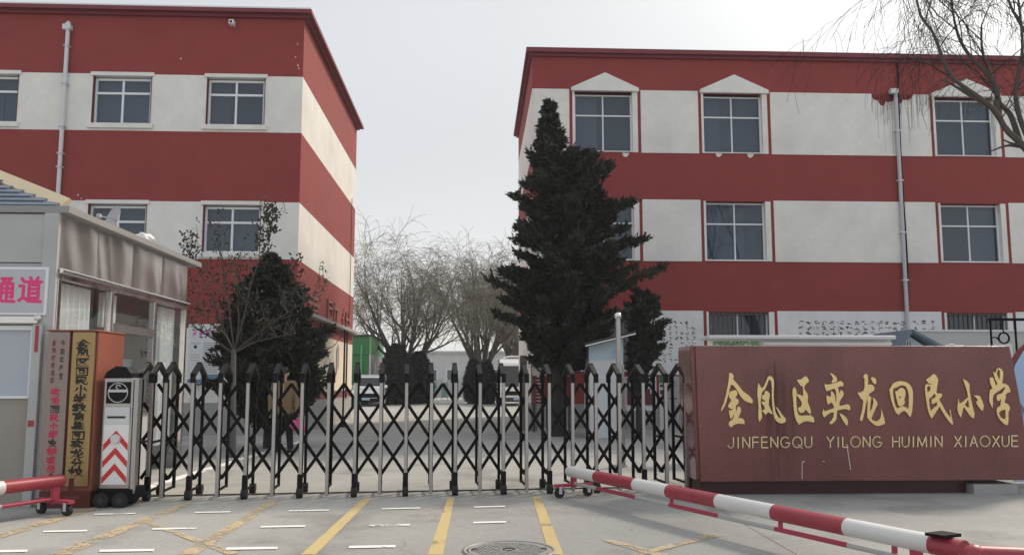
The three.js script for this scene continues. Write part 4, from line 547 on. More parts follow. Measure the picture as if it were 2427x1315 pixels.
// ================================================================ SLIDING GATE
const gA = onY(313, 1187.5), gB = onY(1640, 1163), gDir = gB.clone().sub(gA).normalize(), gN = V(gDir.z, 0, -gDir.x);   // gN points into the school
if (gN.z > 0) gN.negate();
{
  const px = [380, 445, 512, 578, 643, 709, 773, 838, 899, 960, 1020, 1078, 1137, 1193, 1248.5, 1303, 1359, 1415, 1471, 1528.6, 1583], all = [...px];
  const at = x => onY(x, 1187.5 + (1163 - 1187.5) * (x - 313) / (1640 - 313));
  const t = thing('folding_gate', 'black and silver folding scissor gate closing the school entrance', 'gate', gA.clone().add(gB).multiplyScalar(0.5).addScaledVector(gN, 0.28));
  const D = 0.54, up = V(0, 1, 0), hw = 0.020;
  const bx = (o, a0, a1, n0, n1, y0, y1, r = 0.004) => { // box in gate axes: along, across, up
    const g = new RoundedBoxGeometry(Math.abs(a1 - a0), y1 - y0, Math.abs(n1 - n0), 1, r), m = new THREE.Matrix4().makeBasis(gDir, up, gDir.clone().cross(up)); const c = o.clone().addScaledVector(gDir, (a0 + a1) / 2).addScaledVector(gN, (n0 + n1) / 2); c.y = (y0 + y1) / 2; g.applyMatrix4(m.setPosition(c)); return boxUV(g);
  };
  const pt = (o, a, n, y) => { const c = o.clone().addScaledVector(gDir, a).addScaledVector(gN, n); c.y = y; return c; };
  [...px, 318, 346, 1630].forEach((x, i) => {
    const o = at(x), wheel = i % 2 === 1 && i < 21 || i === 22, ht = 1.43, foot = wheel ? 0.27 : 0.02;
    const fr = part(t, 'frame', [bx(o, -hw + 0.002, hw + 0.006, 0.019, 0.055, 0.03, ht), bx(o, -hw + 0.004, hw - 0.004, D - 0.05, D, 0.08, ht)], 'blackMatt');
    part(fr, 'silver_post', bx(o, -hw, hw, -0.018, 0.018, foot, ht, 0.005), 'alu');
    const arch = [[-0.02, ht - 0.02], [-0.01, ht + 0.05], [D * 0.5, ht + 0.185], [D + 0.01, ht + 0.05], [D + 0.005, ht - 0.02]], ag = [];
    for (let k = 0; k < 4; k++) { const a = pt(o, 0, arch[k][0], arch[k][1]), b = pt(o, 0, arch[k + 1][0], arch[k + 1][1]), e = b.clone().sub(a).normalize(); ag.push(along(a.addScaledVector(e, -0.022), b.addScaledVector(e, 0.022), 0.056, 0.046, gN.clone().multiplyScalar(k < 2 ? -1 : 1).addScaledVector(up, 1))); }
    part(fr, 'arch_cap', ag, 'blackGloss');
    for (const y of [0.085, 0.66]) part(fr, 'tie_bar', bx(o, -0.012, 0.012, 0.05, D - 0.05, y, y + 0.028), 'blackMatt');
    if (wheel) {
      part(fr, 'wheel_leg', [bx(o, -0.032, 0.032, -0.03, 0.03, 0.09, 0.285, 0.01), bx(o, -0.03, 0.03, -0.02, 0.02, 0.07, 0.12, 0.01)], 'blackGloss');
      for (const n of [-0.01, D - 0.01]) { const c = pt(o, 0.0, n, 0.052); part(fr, 'wheel', [rod(pt(o, -0.036, n, 0.060), pt(o, 0.036, n, 0.060), 0.060, 0.060, 20)], 'rubber'); }
    }
  });
  // scissor bars: each from a low hinge on one frame to a high point 2.5 bays on
  const hinge = k => { const i = Math.floor(k), f = k - i, q = j => j < 0 ? at(313) : j >= all.length ? at(1640) : at(all[j]); return q(i).clone().lerp(q(i + 1), f); };
  const y0 = 0.23, dy = 0.229, n = all.length;
  for (let i = -2; i < n; i++) for (const s of [1, -1]) {
    let k0 = s > 0 ? i : i + 2.5, k1 = s > 0 ? i + 2.5 : i, ya = y0, yb = y0 + dy * 5; if (s < 0) { k0 = i + 2; k1 = i - 0.5; }
    const cut = k => Math.max(-1, Math.min(n, k)), ka = cut(k0), kb = cut(k1); if (Math.abs(ka - kb) < 0.4) continue;
    const a = hinge(ka), b = hinge(kb); a.y = ya + (yb - ya) * (ka - k0) / (k1 - k0); b.y = ya + (yb - ya) * (kb - k0) / (k1 - k0);
    for (const p of [a, b]) p.addScaledVector(gN, 0.24 + s * 0.012);
    part(t, 'scissor_bar', along(a, b, 0.04, 0.014, gN), 'blackGloss');
  }
  const pins = []; for (let i = 0; i < n; i++) for (const y of [0, 2, 4]) { const c = hinge(i); pins.push(rod(pt(c, 0, 0.19, y0 + dy * y), pt(c, 0, 0.29, y0 + dy * y), 0.02, 0.02, 8)); }
  part(t, 'hinge_pins', pins, 'blackMatt');
  // floor rail
  single('floor_rail', 'thin dark steel rail on the ground under the folding gate', 'rail', [bx(gA, 0, gB.distanceTo(gA), 0.36, 0.40, 0.001, 0.014, 0.003)], 'ironDark', gA.clone());
  const wall = at(1640), rp = thing('gate_latch_post', 'short maroon post with rounded top between gate and sign wall', 'post', wall.clone().addScaledVector(gDir, 0.06)); rp.position.y = 0;
  part(rp, 'post', rod(pt(wall, 0.06, 0.1, 0), pt(wall, 0.06, 0.1, 1.34), 0.055, 0.055, 16), 'doorRed'); part(rp, 'cap', ball(pt(wall, 0.06, 0.1, 1.34), 0.06), 'doorRed');
}
{ // ---- motor unit at the end of the gate
  const z = -9.38, P = (x, y) => onZ(x, y, z), x0 = P(238, 1050).x, x1 = P(309, 1050).x, w = x1 - x0, yb = 0.20, yt = P(272, 896).y, t = thing('gate_motor_unit', 'silver gate motor cabinet with red chevrons and black wheels', 'gate motor', V((x0 + x1) / 2, 0, z - 0.28));
  part(t, 'cabinet', rbox(x0, x1, yb, yt, z - 0.24, z, 0.012), 'alu'); part(t, 'front_panel', rbox(x0 + 0.025, x1 - 0.025, yb + 0.05, P(270, 1003).y + 0.06, z + 0.001, z + 0.008, 0.003), 'white');
  part(t, 'upper_plate', rbox(x0 + 0.03, x1 - 0.025, P(270, 1005).y, P(270, 965).y, z + 0.009, z + 0.014, 0.002), 'boardGrey'); part(t, 'slot', box(x0 + 0.06, x1 - 0.07, P(270, 991).y, P(270, 986).y, z + 0.0145, z + 0.018), 'black');
  const d0 = P(246, 956), d1 = P(303, 905), disp = part(t, 'display', rbox(x0 + 0.035, x1 - 0.03, d0.y, d1.y, z + 0.001, z + 0.015, 0.004), 'blackGloss'); const cxm = (x0 + x1) / 2, cy = (d0.y + d1.y) / 2;
  part(disp, 'ring', boxUV(new THREE.TorusGeometry(0.108, 0.005, 8, 40).translate(cxm, cy, z + 0.017)), 'dishGrey'); part(disp, 'emblem', [boxUV(new THREE.TorusGeometry(0.022, 0.006, 8, 20, 5).translate(cxm, cy + 0.065, z + 0.017)), box(cxm - 0.11, cxm + 0.11, cy + 0.005, cy + 0.035, z + 0.0155, z + 0.019)], 'dishGrey');
  for (const y of [1020, 1060, 1098]) { const ty = P(270, y).y, hgt = 0.155; part(t, 'chevron', extrudeAt(poly([[x0 + 0.03, ty - hgt], [x0 + 0.03, ty - hgt - 0.072], [cxm, ty - 0.075], [x1 - 0.03, ty - hgt - 0.072], [x1 - 0.03, ty - hgt], [cxm, ty]].map(([a, b]) => [a, b])), 0.003, 0, [0, 0, z + 0.0085]), 'red'); }
  part(t, 'round_knob', boxUV(new THREE.CylinderGeometry(0.05, 0.055, 0.03, 24).rotateX(Math.PI / 2).translate(cxm, P(270, 1040).y, z + 0.025)), 'boardGrey');
  part(t, 'top_cap', extrudeAt(poly([[x0 - 0.005, yt], [x1 - 0.05, yt], [x1 - 0.055, yt + 0.04], [cxm + 0.06, yt + 0.105], [cxm - 0.05, yt + 0.11], [x0 + 0.02, yt + 0.05]]), 0.20, 0.015, [0, 0.012, z - 0.23]), 'blackGloss');
  part(t, 'skirt', rbox(x0 - 0.03, x1 + 0.06, 0.075, yb + 0.01, z - 0.34, z + 0.02, 0.03, 3), 'blackMatt');
  for (const x of [x0 + 0.05, cxm + 0.09]) for (const zz of [z + 0.03, z - 0.27]) { const wh = part(t, 'wheel', rod(V(x, 0.082, zz - 0.03), V(x, 0.082, zz + 0.03), 0.082, 0.082, 24), 'rubber'); part(wh, 'hub', rod(V(x, 0.082, zz - 0.034), V(x, 0.082, zz + 0.036), 0.035, 0.035, 16), 'ironDark'); }
  part(t, 'side_post', rbox(x1 + 0.012, x1 + 0.06, 0.15, yt - 0.0, z - 0.04, z + 0.01, 0.005), 'alu');
}
{ // ---- nameplate pillar
  const z = -9.34, P = (x, y) => onZ(x, y, z), x0 = P(106, 950).x, x1 = P(224, 950).x, yt = P(200, 786).y, zb = -10.02, t = thing('nameplate_pillar', 'orange red stone pillar carrying two tall nameplates beside the guardhouse', 'pillar', V((x0 + x1) / 2, 0, (z + zb) / 2));
  part(t, 'pillar_body', rbox(x0, x1, 0.0, yt, zb, z, 0.012), 'pillarRed'); part(t, 'base_block', rbox(x0 - 0.004, x1 + 0.006, 0.0, 0.19, zb + 0.1, z + 0.012, 0.006), 'pillarDark');
  const mid = P(160, 960).x, pb = 0.24;
  const plate = (name, a, b, m, draw, label) => { const pl = part(t, name, rbox(a, b, pb, yt - 0.005, z + 0.014, z + 0.05, 0.008), m, label); const h = yt - pb - 0.03, w = b - a - 0.02; const tex = canvasTex(Math.round(w / h * 1900), 1900, draw); part(pl, 'lettering', sheetZ(a + 0.01, b - 0.01, pb + 0.015, yt - 0.02, z + 0.0525), printMat(name, tex, { transparent: true, alphaTest: 0.35, roughness: 0.4 })); };
  plate('copper_nameplate', x0 + 0.01, mid + 0.0, 'copperPlate', (g, w, h) => { g.clearRect(0, 0, w, h); [...'中国共产党'].forEach((c, i) => drawGlyph(g, c, w * 0.62, 90 + i * 105, w * 0.2, 80, 11, '#4a3a38')); [...'金凤区奕龙学'].forEach((c, i) => drawGlyph(g, c, w * 0.2, 90 + i * 95, w * 0.2, 72, 11, '#7a2c3a')); [...'奕龙回民小学支部委员会'].forEach((c, i) => drawGlyph(g, c, w * 0.28, 700 + i * 106, w * 0.46, 90, 21, i % 4 === 2 ? '#3b2024' : '#c02450')); }, 'copper toned nameplate with red characters');
  plate('brass_nameplate', mid + 0.03, x1 - 0.015, 'brassy', (g, w, h) => { g.clearRect(0, 0, w, h); [...'金凤区回民小学教育集团奕龙分校'].forEach((c, i) => drawGlyph(g, c, w * 0.17, 90 + i * 114, w * 0.66, 104, 25, '#14100b')); }, 'brass nameplate with black characters');
  part(t, 'top_slab', rbox(x0 - 0.005, x1 + 0.01, yt + 0.001, yt + 0.02, zb - 0.005, z + 0.055, 0.006), 'pillarRed');
}

// ================================================================ STRIPED BARRIERS
function barrier(name, label, ends, cuts, redFirst, opts = {}) {   // ends: two points of the pole axis
  const [a, b] = ends, d = b.clone().sub(a).normalize(), R = 0.067, t = thing(name, label, 'barrier', V((a.x + b.x) / 2, 0, (a.z + b.z) / 2));
  const L = b.distanceTo(a), at = s => a.clone().addScaledVector(d, s * L), low = (s, y = 0.165) => at(s).setY(y);
  let red = redFirst; for (let i = 0; i < cuts.length - 1; i++) { part(t, red ? 'red_segment' : 'white_segment', rod(at(cuts[i]), at(cuts[i + 1]), R, R, 28, true), red ? 'barRed' : 'barWhite'); red = !red; }
  red = redFirst; for (let i = 0; i < cuts.length - 1; i++) { part(t, red ? 'red_rail' : 'white_rail', rod(low(cuts[i]), low(cuts[i + 1]), 0.021, 0.021, 12), red ? 'barRedThin' : 'panelGrey'); red = !red; }
  for (const s of opts.struts ?? []) part(t, 'strut', along(at(s).setY(0.166), at(s).setY(a.y - 0.05), 0.035, 0.02, V(-d.z, 0, d.x)), 'barRedThin');
  const side = V(-d.z, 0, d.x);
  for (const s of opts.feet ?? []) {
    const c = at(s), g = [along(c.clone().setY(0.145).addScaledVector(side, -0.26), c.clone().setY(0.145).addScaledVector(side, 0.26), 0.07, 0.035, V(0, 1, 0)), along(c.clone().setY(0.12), c.clone().setY(a.y - 0.04), 0.07, 0.05, side)];
    const f = part(t, 'foot', g, 'barRedThin');
    for (const k of [-0.2, 0.2]) { const q = c.clone().addScaledVector(side, k), w = part(f, 'wheel', rod(q.clone().setY(0.06).addScaledVector(d, -0.022), q.clone().setY(0.06).addScaledVector(d, 0.022), 0.06, 0.06, 20), 'rubber'); part(f, 'caster_fork', along(q.clone().setY(0.05).addScaledVector(d, 0.034), q.clone().setY(0.135).addScaledVector(d, 0.034), 0.04, 0.008, d), 'dishGrey'); }
  }
  return { t, at, d, side };
}
{
  const proj = p => { const v = p.clone().sub(CAM); return PX + F * v.dot(rgt) / v.dot(fwd); };
  const hA = 0.3, A = onY(1352, 1117, hA), B = onY(2288, 1305, hA), dir = B.clone().sub(A), s = x => { // where the pole meets a pixel column
    let lo = 0, hi = 1; const proj = p => { const v = p.clone().sub(CAM); return PX + F * v.dot(rgt) / v.dot(fwd); }; for (let i = 0; i < 40; i++) { const m = (lo + hi) / 2; proj(A.clone().addScaledVector(dir, m)) < x ? lo = m : hi = m; } return (lo + hi) / 2; };
  const cuts = [0, ...[1415, 1508, 1587, 1705, 1838, 2010, 2212].map(s), 1], k = barrier('striped_barrier', 'long red and white striped barrier slanting out from the gate on wheels', [A, B], cuts, false, { struts: [s(1592), s(1850), s(2120)], feet: [0.015, 0.93] });
  part(k.t, 'black_sleeve', along(k.at(s(2215)).setY(hA + 0.076), k.at(0.985).setY(hA + 0.08), 0.17, 0.02, V(0, 1, 0)), 'blackMatt');
  part(k.t, 'end_cap', boxUV(new THREE.SphereGeometry(0.0665, 20, 12).translate(A.x, A.y, A.z)), 'barWhite');
  // second barrier, joined at an angle by a hinge
  const C = onY(2312, 1318, hA), Dn = onY(2600, 1330, hA); const k2 = barrier('red_barrier', 'red barrier pole starting at the black sleeved end of the striped barrier', [C, Dn], [0, 0.55, 1], true, { feet: [0.6], struts: [0.3] }); part(k2.t, 'elbow', ball(C, 0.075), 'barRed');
  // barrier on the guardhouse side
  const E = onY(140, 1139, 0.35), G2 = onY(-230, 1184, 0.35), cutW = (() => { let lo = 0, hi = 1; for (let i = 0; i < 40; i++) { const m = (lo + hi) / 2; proj(E.clone().lerp(G2, m)) > 3 ? lo = m : hi = m; } return lo; })(), k3 = barrier('red_barrier', 'red barrier pole on wheels standing before the nameplate pillar', [E, G2], [0, cutW, 0.8, 1], true, { feet: [0.03, 0.8], struts: [0.5] });
  part(k3.t, 'end_cap', boxUV(new THREE.SphereGeometry(0.0665, 20, 12).translate(E.x, E.y, E.z)), 'barRed'); part(k3.t, 'handle', [along(E.clone().addScaledVector(k3.d, -0.14).setY(0.15), E.clone().addScaledVector(k3.d, -0.14).setY(0.36), 0.045, 0.03, V(0, 0, 1)), along(E.clone().addScaledVector(k3.d, -0.02).setY(0.155), E.clone().addScaledVector(k3.d, -0.20).setY(0.155), 0.11, 0.035, V(0, 1, 0))], 'doorRed');
}

// ================================================================ CONIFERS
function conifer(name, label, z, trunkPx, table, seed, o = {}) {  // table: [y, xLeft, xRight] pixels of the outline at depth z
  const rows = table.map(([y, l, r]) => { const a = onZ(l, y, z), b = onZ(r, y, z); return [a.y, (a.x + b.x) / 2, (b.x - a.x) / 2]; }), base = onZ(trunkPx, 900, z), top = rows[0][0], bot = rows[rows.length - 1][0];
  const t = thing(name, label, 'tree', V(base.x, 0, z)), r = rng(seed);
  const at = y => { let i = 0; while (i < rows.length - 2 && rows[i + 1][0] > y) i++; const [y0, c0, w0] = rows[i], [y1, c1, w1] = rows[i + 1], f = clamp((y0 - y) / (y0 - y1), 0, 1); return [c0 + (c1 - c0) * f, w0 + (w1 - w0) * f]; };
  const lump = (th, y) => 1 + 0.13 * Math.sin(th * 3 + y * 2.1 + seed) + 0.10 * Math.sin(th * 5 - y * 3.7 + seed * 2) + 0.12 * Math.sin(y * 6.5 + th * 2) ;
  const tr = new Soup(), n = 9, tp = [], rd = []; for (let i = 0; i <= n; i++) { const y = top * 0.97 * i / n, [c] = at(Math.max(y, bot)); tp.push(V(base.x + (c - base.x) * Math.min(1, Math.max(0, (y - bot * 0.8) / (top - bot))), y, z)); rd.push((o.r ?? 0.17) * (1 - i / n * 0.9)); }
  tr.limb(tp, rd, 8);
  const lf = new Soup(), nB = o.branches ?? 170, per = Math.round((o.n ?? 7000) / nB), wMax = Math.max(...rows.map(q => q[2]));
  for (let q = 0; q < nB; q++) {
    const f = (q + r()) / nB, y = bot + (top - bot) * (1 - Math.pow(1 - f, 0.85)), [c, w] = at(y), th = q * 2.4 + r() * 0.7, reach = w * (0.52 + 0.44 * r()) * lump(th, y) * (r() < 0.14 ? 1.12 : 1);
    const dep = Math.min(reach, o.depth ?? 99), tip = V(c + Math.cos(th) * reach, y + 0.12 * reach * (0.3 + r()), z + Math.sin(th) * dep), root = V(tp[0].x + (c - tp[0].x) * clamp((y - bot) / (top - bot) + 0.3, 0, 1), Math.max(bot * 0.9, y - reach * 0.25), z), bd = tip.clone().sub(root), bl = bd.length() || 0.1; bd.normalize();
    tr.limb([root, root.clone().lerp(tip, 0.55).add(V(0, -0.04, 0)), tip], [0.03, 0.018, 0.006], 4);
    const tone = 0.7 + 0.6 * r();
    for (let k = 0; k < per; k++) {
      const u = Math.pow(r(), 0.6), rad = (0.035 + 0.17 * Math.min(1, w)) * (1.15 - 0.65 * u), p = root.clone().lerp(tip, 0.12 + 0.9 * u).add(V((r() + r() - 1) * rad * 1.3, (r() + r() - 1) * rad, (r() + r() - 1) * rad * 1.3));
      const out = bd.clone().multiplyScalar(0.7).add(V((r() - 0.5) * 1.5, (r() - 0.25) * 1.2, (r() - 0.5) * 1.5)).normalize();
      const g = tone * (0.6 + r() * 0.7), col = [(0.027 + 0.014 * r()) * g, (0.031 + 0.014 * r()) * g, (0.023 + 0.007 * r()) * g], len = (o.len ?? 0.24) * (0.55 + 0.8 * r());
      const sA = out.clone().cross(V(r() - 0.5, r() - 0.5, r() - 0.5)).normalize(), sB = out.clone().cross(sA);
      for (let m = 0; m < 8; m++) {                                // a spray of short flat leaflets along a twig
        const e = m / 8, an = r() * 6.283, sd = sA.clone().multiplyScalar(Math.cos(an)).addScaledVector(sB, Math.sin(an)), b0 = p.clone().addScaledVector(out, len * (e - 0.5)), tp2 = b0.clone().addScaledVector(out, len * 0.34).addScaledVector(sd, len * (0.32 - 0.2 * e)), wv = out.clone().cross(sd).multiplyScalar(len * 0.09 + 0.008);
        lf.tri(b0.clone().sub(wv), b0.clone().add(wv), tp2, col);
      }
    }
  }
  part(t, 'trunk', smoothGeo(tr.geo()), 'barkDark'); part(t, 'crown', lf.geo(), 'needle'); return t;
}
conifer('conifer_tree', 'tall dark ragged conifer standing before the corner of the building with gabled windows', -21, 1318,
  [[246, 1299, 1304], [270, 1288, 1316], [300, 1280, 1324], [335, 1266, 1338], [352, 1264, 1342], [368, 1236, 1396], [400, 1226, 1462], [450, 1216, 1494], [480, 1206, 1498], [520, 1196, 1508], [560, 1190, 1504], [610, 1186, 1508], [650, 1178, 1534], [700, 1156, 1530], [760, 1164, 1512], [800, 1184, 1492], [830, 1222, 1464], [866, 1270, 1400]], 4, { n: 21000, branches: 185, r: 0.2, len: 0.25, depth: 2.0 });
conifer('conifer_tree', 'small dark conifer beside the tall ragged one, its side touching the wall writing', -20.6, 1512,
  [[690, 1508, 1532], [710, 1484, 1566], [745, 1470, 1576], [780, 1474, 1576], [830, 1480, 1566], [880, 1490, 1544], [920, 1502, 1526]], 8, { n: 3600, branches: 60, r: 0.07, len: 0.22, depth: 0.5 });
conifer('conifer_tree', 'dense dark cone shaped evergreen behind the gate by the guardhouse', -17.5, 640,
  [[606, 637, 644], [628, 622, 662], [655, 592, 698], [690, 560, 726], [740, 524, 752], [790, 508, 768], [840, 498, 784], [890, 497, 786], [930, 508, 774], [960, 528, 750], [1000, 575, 705]], 15, { n: 19000, branches: 230, r: 0.12, len: 0.20, depth: 1.3 });

// ================================================================ BARE TREES
function growTree(r, cfg) {     // cfg: start limbs; returns soup of limbs and soup of twigs
  const big = new Soup(), thin = new Soup(), leaf = new Soup(), leafPts = [];
  const grow = (p, d, len, rad, lv) => {
    const n = lv >= cfg.levels - 1 ? 4 : 5, pts = [p.clone()], rd = [rad]; let q = p.clone(), e = d.clone();
    for (let i = 1; i <= n; i++) {
      e.add(V((r() - 0.5), (r() - 0.5) * 0.6, (r() - 0.5)).multiplyScalar(cfg.wiggle)).add(V(0, lv >= cfg.levels - 1 ? -cfg.droop : cfg.lift, 0)).normalize();
      q = q.clone().addScaledVector(e, len / n); pts.push(q); rd.push(Math.max(cfg.minR, rad * (1 - 0.65 * i / n)));
    }
    (rad < cfg.thinBelow ? thin : big).limb(pts, rd, rad < cfg.thinBelow ? 3 : 6);
    if (lv >= cfg.levels) { leafPts.push(...pts.slice(2)); return; }
    const kids = cfg.kids[lv];
    for (let k = 0; k < kids; k++) {
      const f = 0.28 + 0.72 * (k + 0.6 * r()) / kids, i = Math.min(n - 1, Math.floor(f * n)), b = pts[i].clone().lerp(pts[i + 1], f * n - i), dir = pts[i + 1].clone().sub(pts[i]).normalize();
      const side = V(r() - 0.5, r() - 0.5, r() - 0.5).cross(dir).normalize(), nd = dir.multiplyScalar(Math.cos(cfg.angle)).addScaledVector(side, Math.sin(cfg.angle) * (0.6 + 0.8 * r())).normalize();
      grow(b, nd, len * cfg.ratio[lv] * (0.7 + 0.6 * r()), Math.max(cfg.minR, rd[i] * 0.55), lv + 1);
    }
    if (lv < cfg.levels - 1) grow(q, e, len * 0.7, rd[n], lv + 1);
  };
  for (const [p, d, len, rad] of cfg.limbs) grow(p, d, len, rad, 0);
  return { big, thin, leafPts };
}
function willow(label, x, yBase, depth, heightPx, spread, seed, tm = 'twig', bm = 'bark') {
  const b = onZ(x, 905, depth), base = V(b.x, 0, depth), r = rng(seed), h = onZ(x, heightPx, depth).y * 0.74, t = thing('willow_tree', label, 'tree', base, 'bare willows at the end of the drive');
  const tr = new Soup(), fork = base.clone().add(V(0, h * 0.24, 0)); tr.limb([base.clone().add(V(0, -0.05, 0)), base.clone().add(V(0.05, h * 0.1, 0)), fork], [0.55, 0.42, 0.40], 10);
  const limbs = [], nL = 8; for (let i = 0; i < nL; i++) { const a = i / nL * 6.283 + r() * 0.5, s = spread * (0.35 + 0.65 * r()); limbs.push([fork.clone().add(V(Math.cos(a) * 0.2, -0.2 * r(), Math.sin(a) * 0.2)), V(Math.cos(a) * s, 1, Math.sin(a) * s).normalize(), h * (0.34 + 0.12 * r()), 0.16 + 0.07 * r()]); }
  const g = growTree(r, { limbs, levels: 4, kids: [4, 4, 4, 5], ratio: [0.7, 0.65, 0.6, 0.8], wiggle: 0.26, lift: 0.11, droop: 0.2, angle: 0.6, minR: 0.009, thinBelow: 0.026 });
  part(t, 'trunk', smoothGeo(tr.geo()), bm); part(t, 'limbs', g.big.geo(), bm); const c = part(t, 'crown', g.thin.geo(), tm); c.userData.label = 'bare hanging twigs'; return t;
}
willow('broad bare willow right behind the green hut, its limbs fanning from one dark trunk', 962, 955, -53, 515, 1.15, 31, 'twig', 'bark');
willow('bare willow with hanging pale twigs between the broad willow and the parked minibus', 1140, 945, -58, 545, 0.7, 37);
willow('slim bare willow half hidden behind the tall conifer', 1215, 950, -66, 600, 0.4, 52);

{ // small tree with a pale trunk in front of the cone shaped evergreen
  const z = -15.4, P = (x, y, dz = 0) => onZ(x, y, z + dz), base = P(552, 1000).setY(0), t = thing('young_tree', 'slender young tree with pale trunk and bare spreading branches before the dense evergreen', 'tree', base), r = rng(61), tr = new Soup();
  const fork = P(553, 828); tr.limb([base.clone(), P(551, 930), P(552, 870), fork], [0.075, 0.06, 0.052, 0.045], 8); part(t, 'trunk', smoothGeo(tr.geo()), 'barkPale');
  const paths = [[[553, 830], [520, 760], [500, 700], [470, 640], [446, 585]], [[553, 826], [545, 760], [535, 690], [524, 620], [520, 560]], [[555, 828], [575, 760], [590, 690], [612, 620], [640, 560], [645, 500]], [[556, 832], [610, 790], [660, 755], [712, 720], [760, 690]], [[552, 838], [500, 800], [460, 775], [430, 740]], [[556, 830], [565, 760], [562, 690], [570, 630]], [[556, 835], [600, 812], [650, 800], [700, 790]], [[553, 832], [530, 790], [505, 772], [470, 720], [452, 660]]];
  const limbs = new Soup(), thin = new Soup(), tips = [];
  for (const path of paths) {
    const off = (r() - 0.5) * 1.2, pts = path.map(([x, y], i) => P(x, y, off * i / path.length)), cv = new THREE.CatmullRomCurve3(pts).getPoints(10); limbs.limb(cv, cv.map((_, i) => 0.016 * (1 - i / 11) + 0.004), 5);
    for (let k = 3; k < 11; k++) for (let m = 0; m < 2; m++) { const d = V(r() - 0.5, r() * 0.8, r() - 0.5).normalize(), L = 0.25 + r() * 0.4, q = cv[k].clone().addScaledVector(d, L * 0.5), e = q.clone().add(V((r() - 0.5) * 0.2, L * 0.45, (r() - 0.5) * 0.2)); thin.limb([cv[k], q, e], [0.009, 0.007, 0.004], 3); tips.push(q, e); }
    tips.push(cv[10], cv[9]);
  }
  part(t, 'limbs', limbs.geo(), 'bark'); part(t, 'twigs', thin.geo(), 'bark');
  const lf = new Soup(); for (const p of tips) for (let k = 0; k < 4; k++) { const a = p.clone().add(V((r() - 0.5) * 0.22, (r() - 0.5) * 0.22, (r() - 0.5) * 0.2)), d = V(r() - 0.5, r() - 0.3, r() - 0.5).normalize(), s = d.clone().cross(V(r() - 0.5, r() - 0.5, r() - 0.5)).normalize().multiplyScalar(0.018), L = 0.05 + r() * 0.05, g = 0.6 + r() * 0.8, col = [0.032 * g, 0.033 * g, 0.018 * g]; const e = a.clone().addScaledVector(d, L), m = a.clone().addScaledVector(d, L * 0.5); lf.tri(a, m.clone().add(s), e, col); lf.tri(a, e, m.clone().sub(s), col); }
  for (const [x, y, n] of [[446, 588, 60], [642, 520, 120], [625, 560, 60], [700, 640, 40]]) for (let k = 0; k < n; k++) { const a = P(x + (r() - 0.5) * 34, y + (r() - 0.5) * 70, (r() - 0.5) * 0.4), d = V(r() - 0.5, r() - 0.3, 0.3 * (r() - 0.5)).normalize(), s = d.clone().cross(V(0, 0, 1)).normalize().multiplyScalar(0.02), L = 0.06 + r() * 0.05, g = 0.5 + r() * 0.8, col = [0.034 * g, 0.034 * g, 0.02 * g], e = a.clone().addScaledVector(d, L), m = a.clone().addScaledVector(d, L * 0.5); lf.tri(a, m.clone().add(s), e, col); lf.tri(a, e, m.clone().sub(s), col); }
  part(t, 'leaves', lf.geo(), 'leaf');
}
{ // big willow reaching in from beside the sign wall
  const z = -15, P = (x, y, dz = 0) => onZ(x, y, z + dz), base = P(2660, 900).setY(0), t = thing('willow_tree', 'large bare willow whose limbs reach in over the roof above the downpipe', 'tree', base), r = rng(88), tr = new Soup();
  tr.limb([base.clone(), P(2650, 760), P(2620, 600), P(2570, 520)], [0.30, 0.26, 0.23, 0.2], 10); part(t, 'trunk', smoothGeo(tr.geo()), 'barkDark');
  const paths = [
    [[2570, 520, 0.066], [2480, 420], [2427, 345], [2385, 305], [2368, 275], [2345, 248], [2318, 228], [2285, 205], [2255, 180], [2232, 128], [2212, 75], [2185, 40], [2170, -20]],
    [[2570, 520, 0.055], [2500, 400], [2440, 330], [2412, 250], [2410, 205], [2425, 120], [2420, 40], [2410, -40]],
    [[2600, 560, 0.05], [2540, 360], [2500, 200], [2440, 90], [2400, 20], [2380, -30]],
    [[2368, 278, 0.05], [2363, 240], [2366, 222], [2345, 180], [2300, 132], [2275, 90], [2262, 40], [2255, -20]],
    [[2420, 340, 0.05], [2395, 270], [2372, 245], [2350, 180], [2330, 120], [2328, 60]],
    [[2345, 250, 0.04], [2300, 225], [2258, 200], [2235, 188]], [[2427, 348, 0.03], [2390, 345], [2340, 362]], [[2430, 345, 0.03], [2400, 340], [2378, 330]],
  ];
  const limbs = new Soup(), starts = [];
  paths.forEach((path, j) => { const rad = path[0][2], off = (r() - 0.5) * 2.4, cv = new THREE.CatmullRomCurve3(path.map(([x, y], i) => P(x, y, off * i / path.length))).getPoints(26); limbs.limb(cv, cv.map((_, i) => rad * (1 - 0.85 * i / 26) + 0.008), 6); if (j < 5) for (let k = 8; k <= 26; k += 3) starts.push(cv[k]); });
  part(t, 'limbs', limbs.geo(), 'bark');
  const cfgLimbs = starts.map(p => { const a = r() * 6.283; return [p, V(Math.cos(a), 0.9 + r(), Math.sin(a)).normalize(), 0.9 + r() * 0.9, 0.016]; }), high = [];
  for (let i = 0; i < 30; i++) { const p = P(2085 + r() * 360, -20 - r() * 200, (r() - 0.5) * 3); high.push([p, V((r() - 0.7) * 1.0, 0.1 - r(), (r() - 0.5)).normalize(), 1.0 + r() * 0.9, 0.012]); }
  const g = growTree(r, { limbs: [...cfgLimbs, ...high], levels: 2, kids: [4, 4], ratio: [0.6, 0.7], wiggle: 0.5, lift: 0.02, droop: 0.25, angle: 0.8, minR: 0.0038, thinBelow: 0.5 });
  part(t, 'crown', g.thin.geo(), 'barkDark');
}
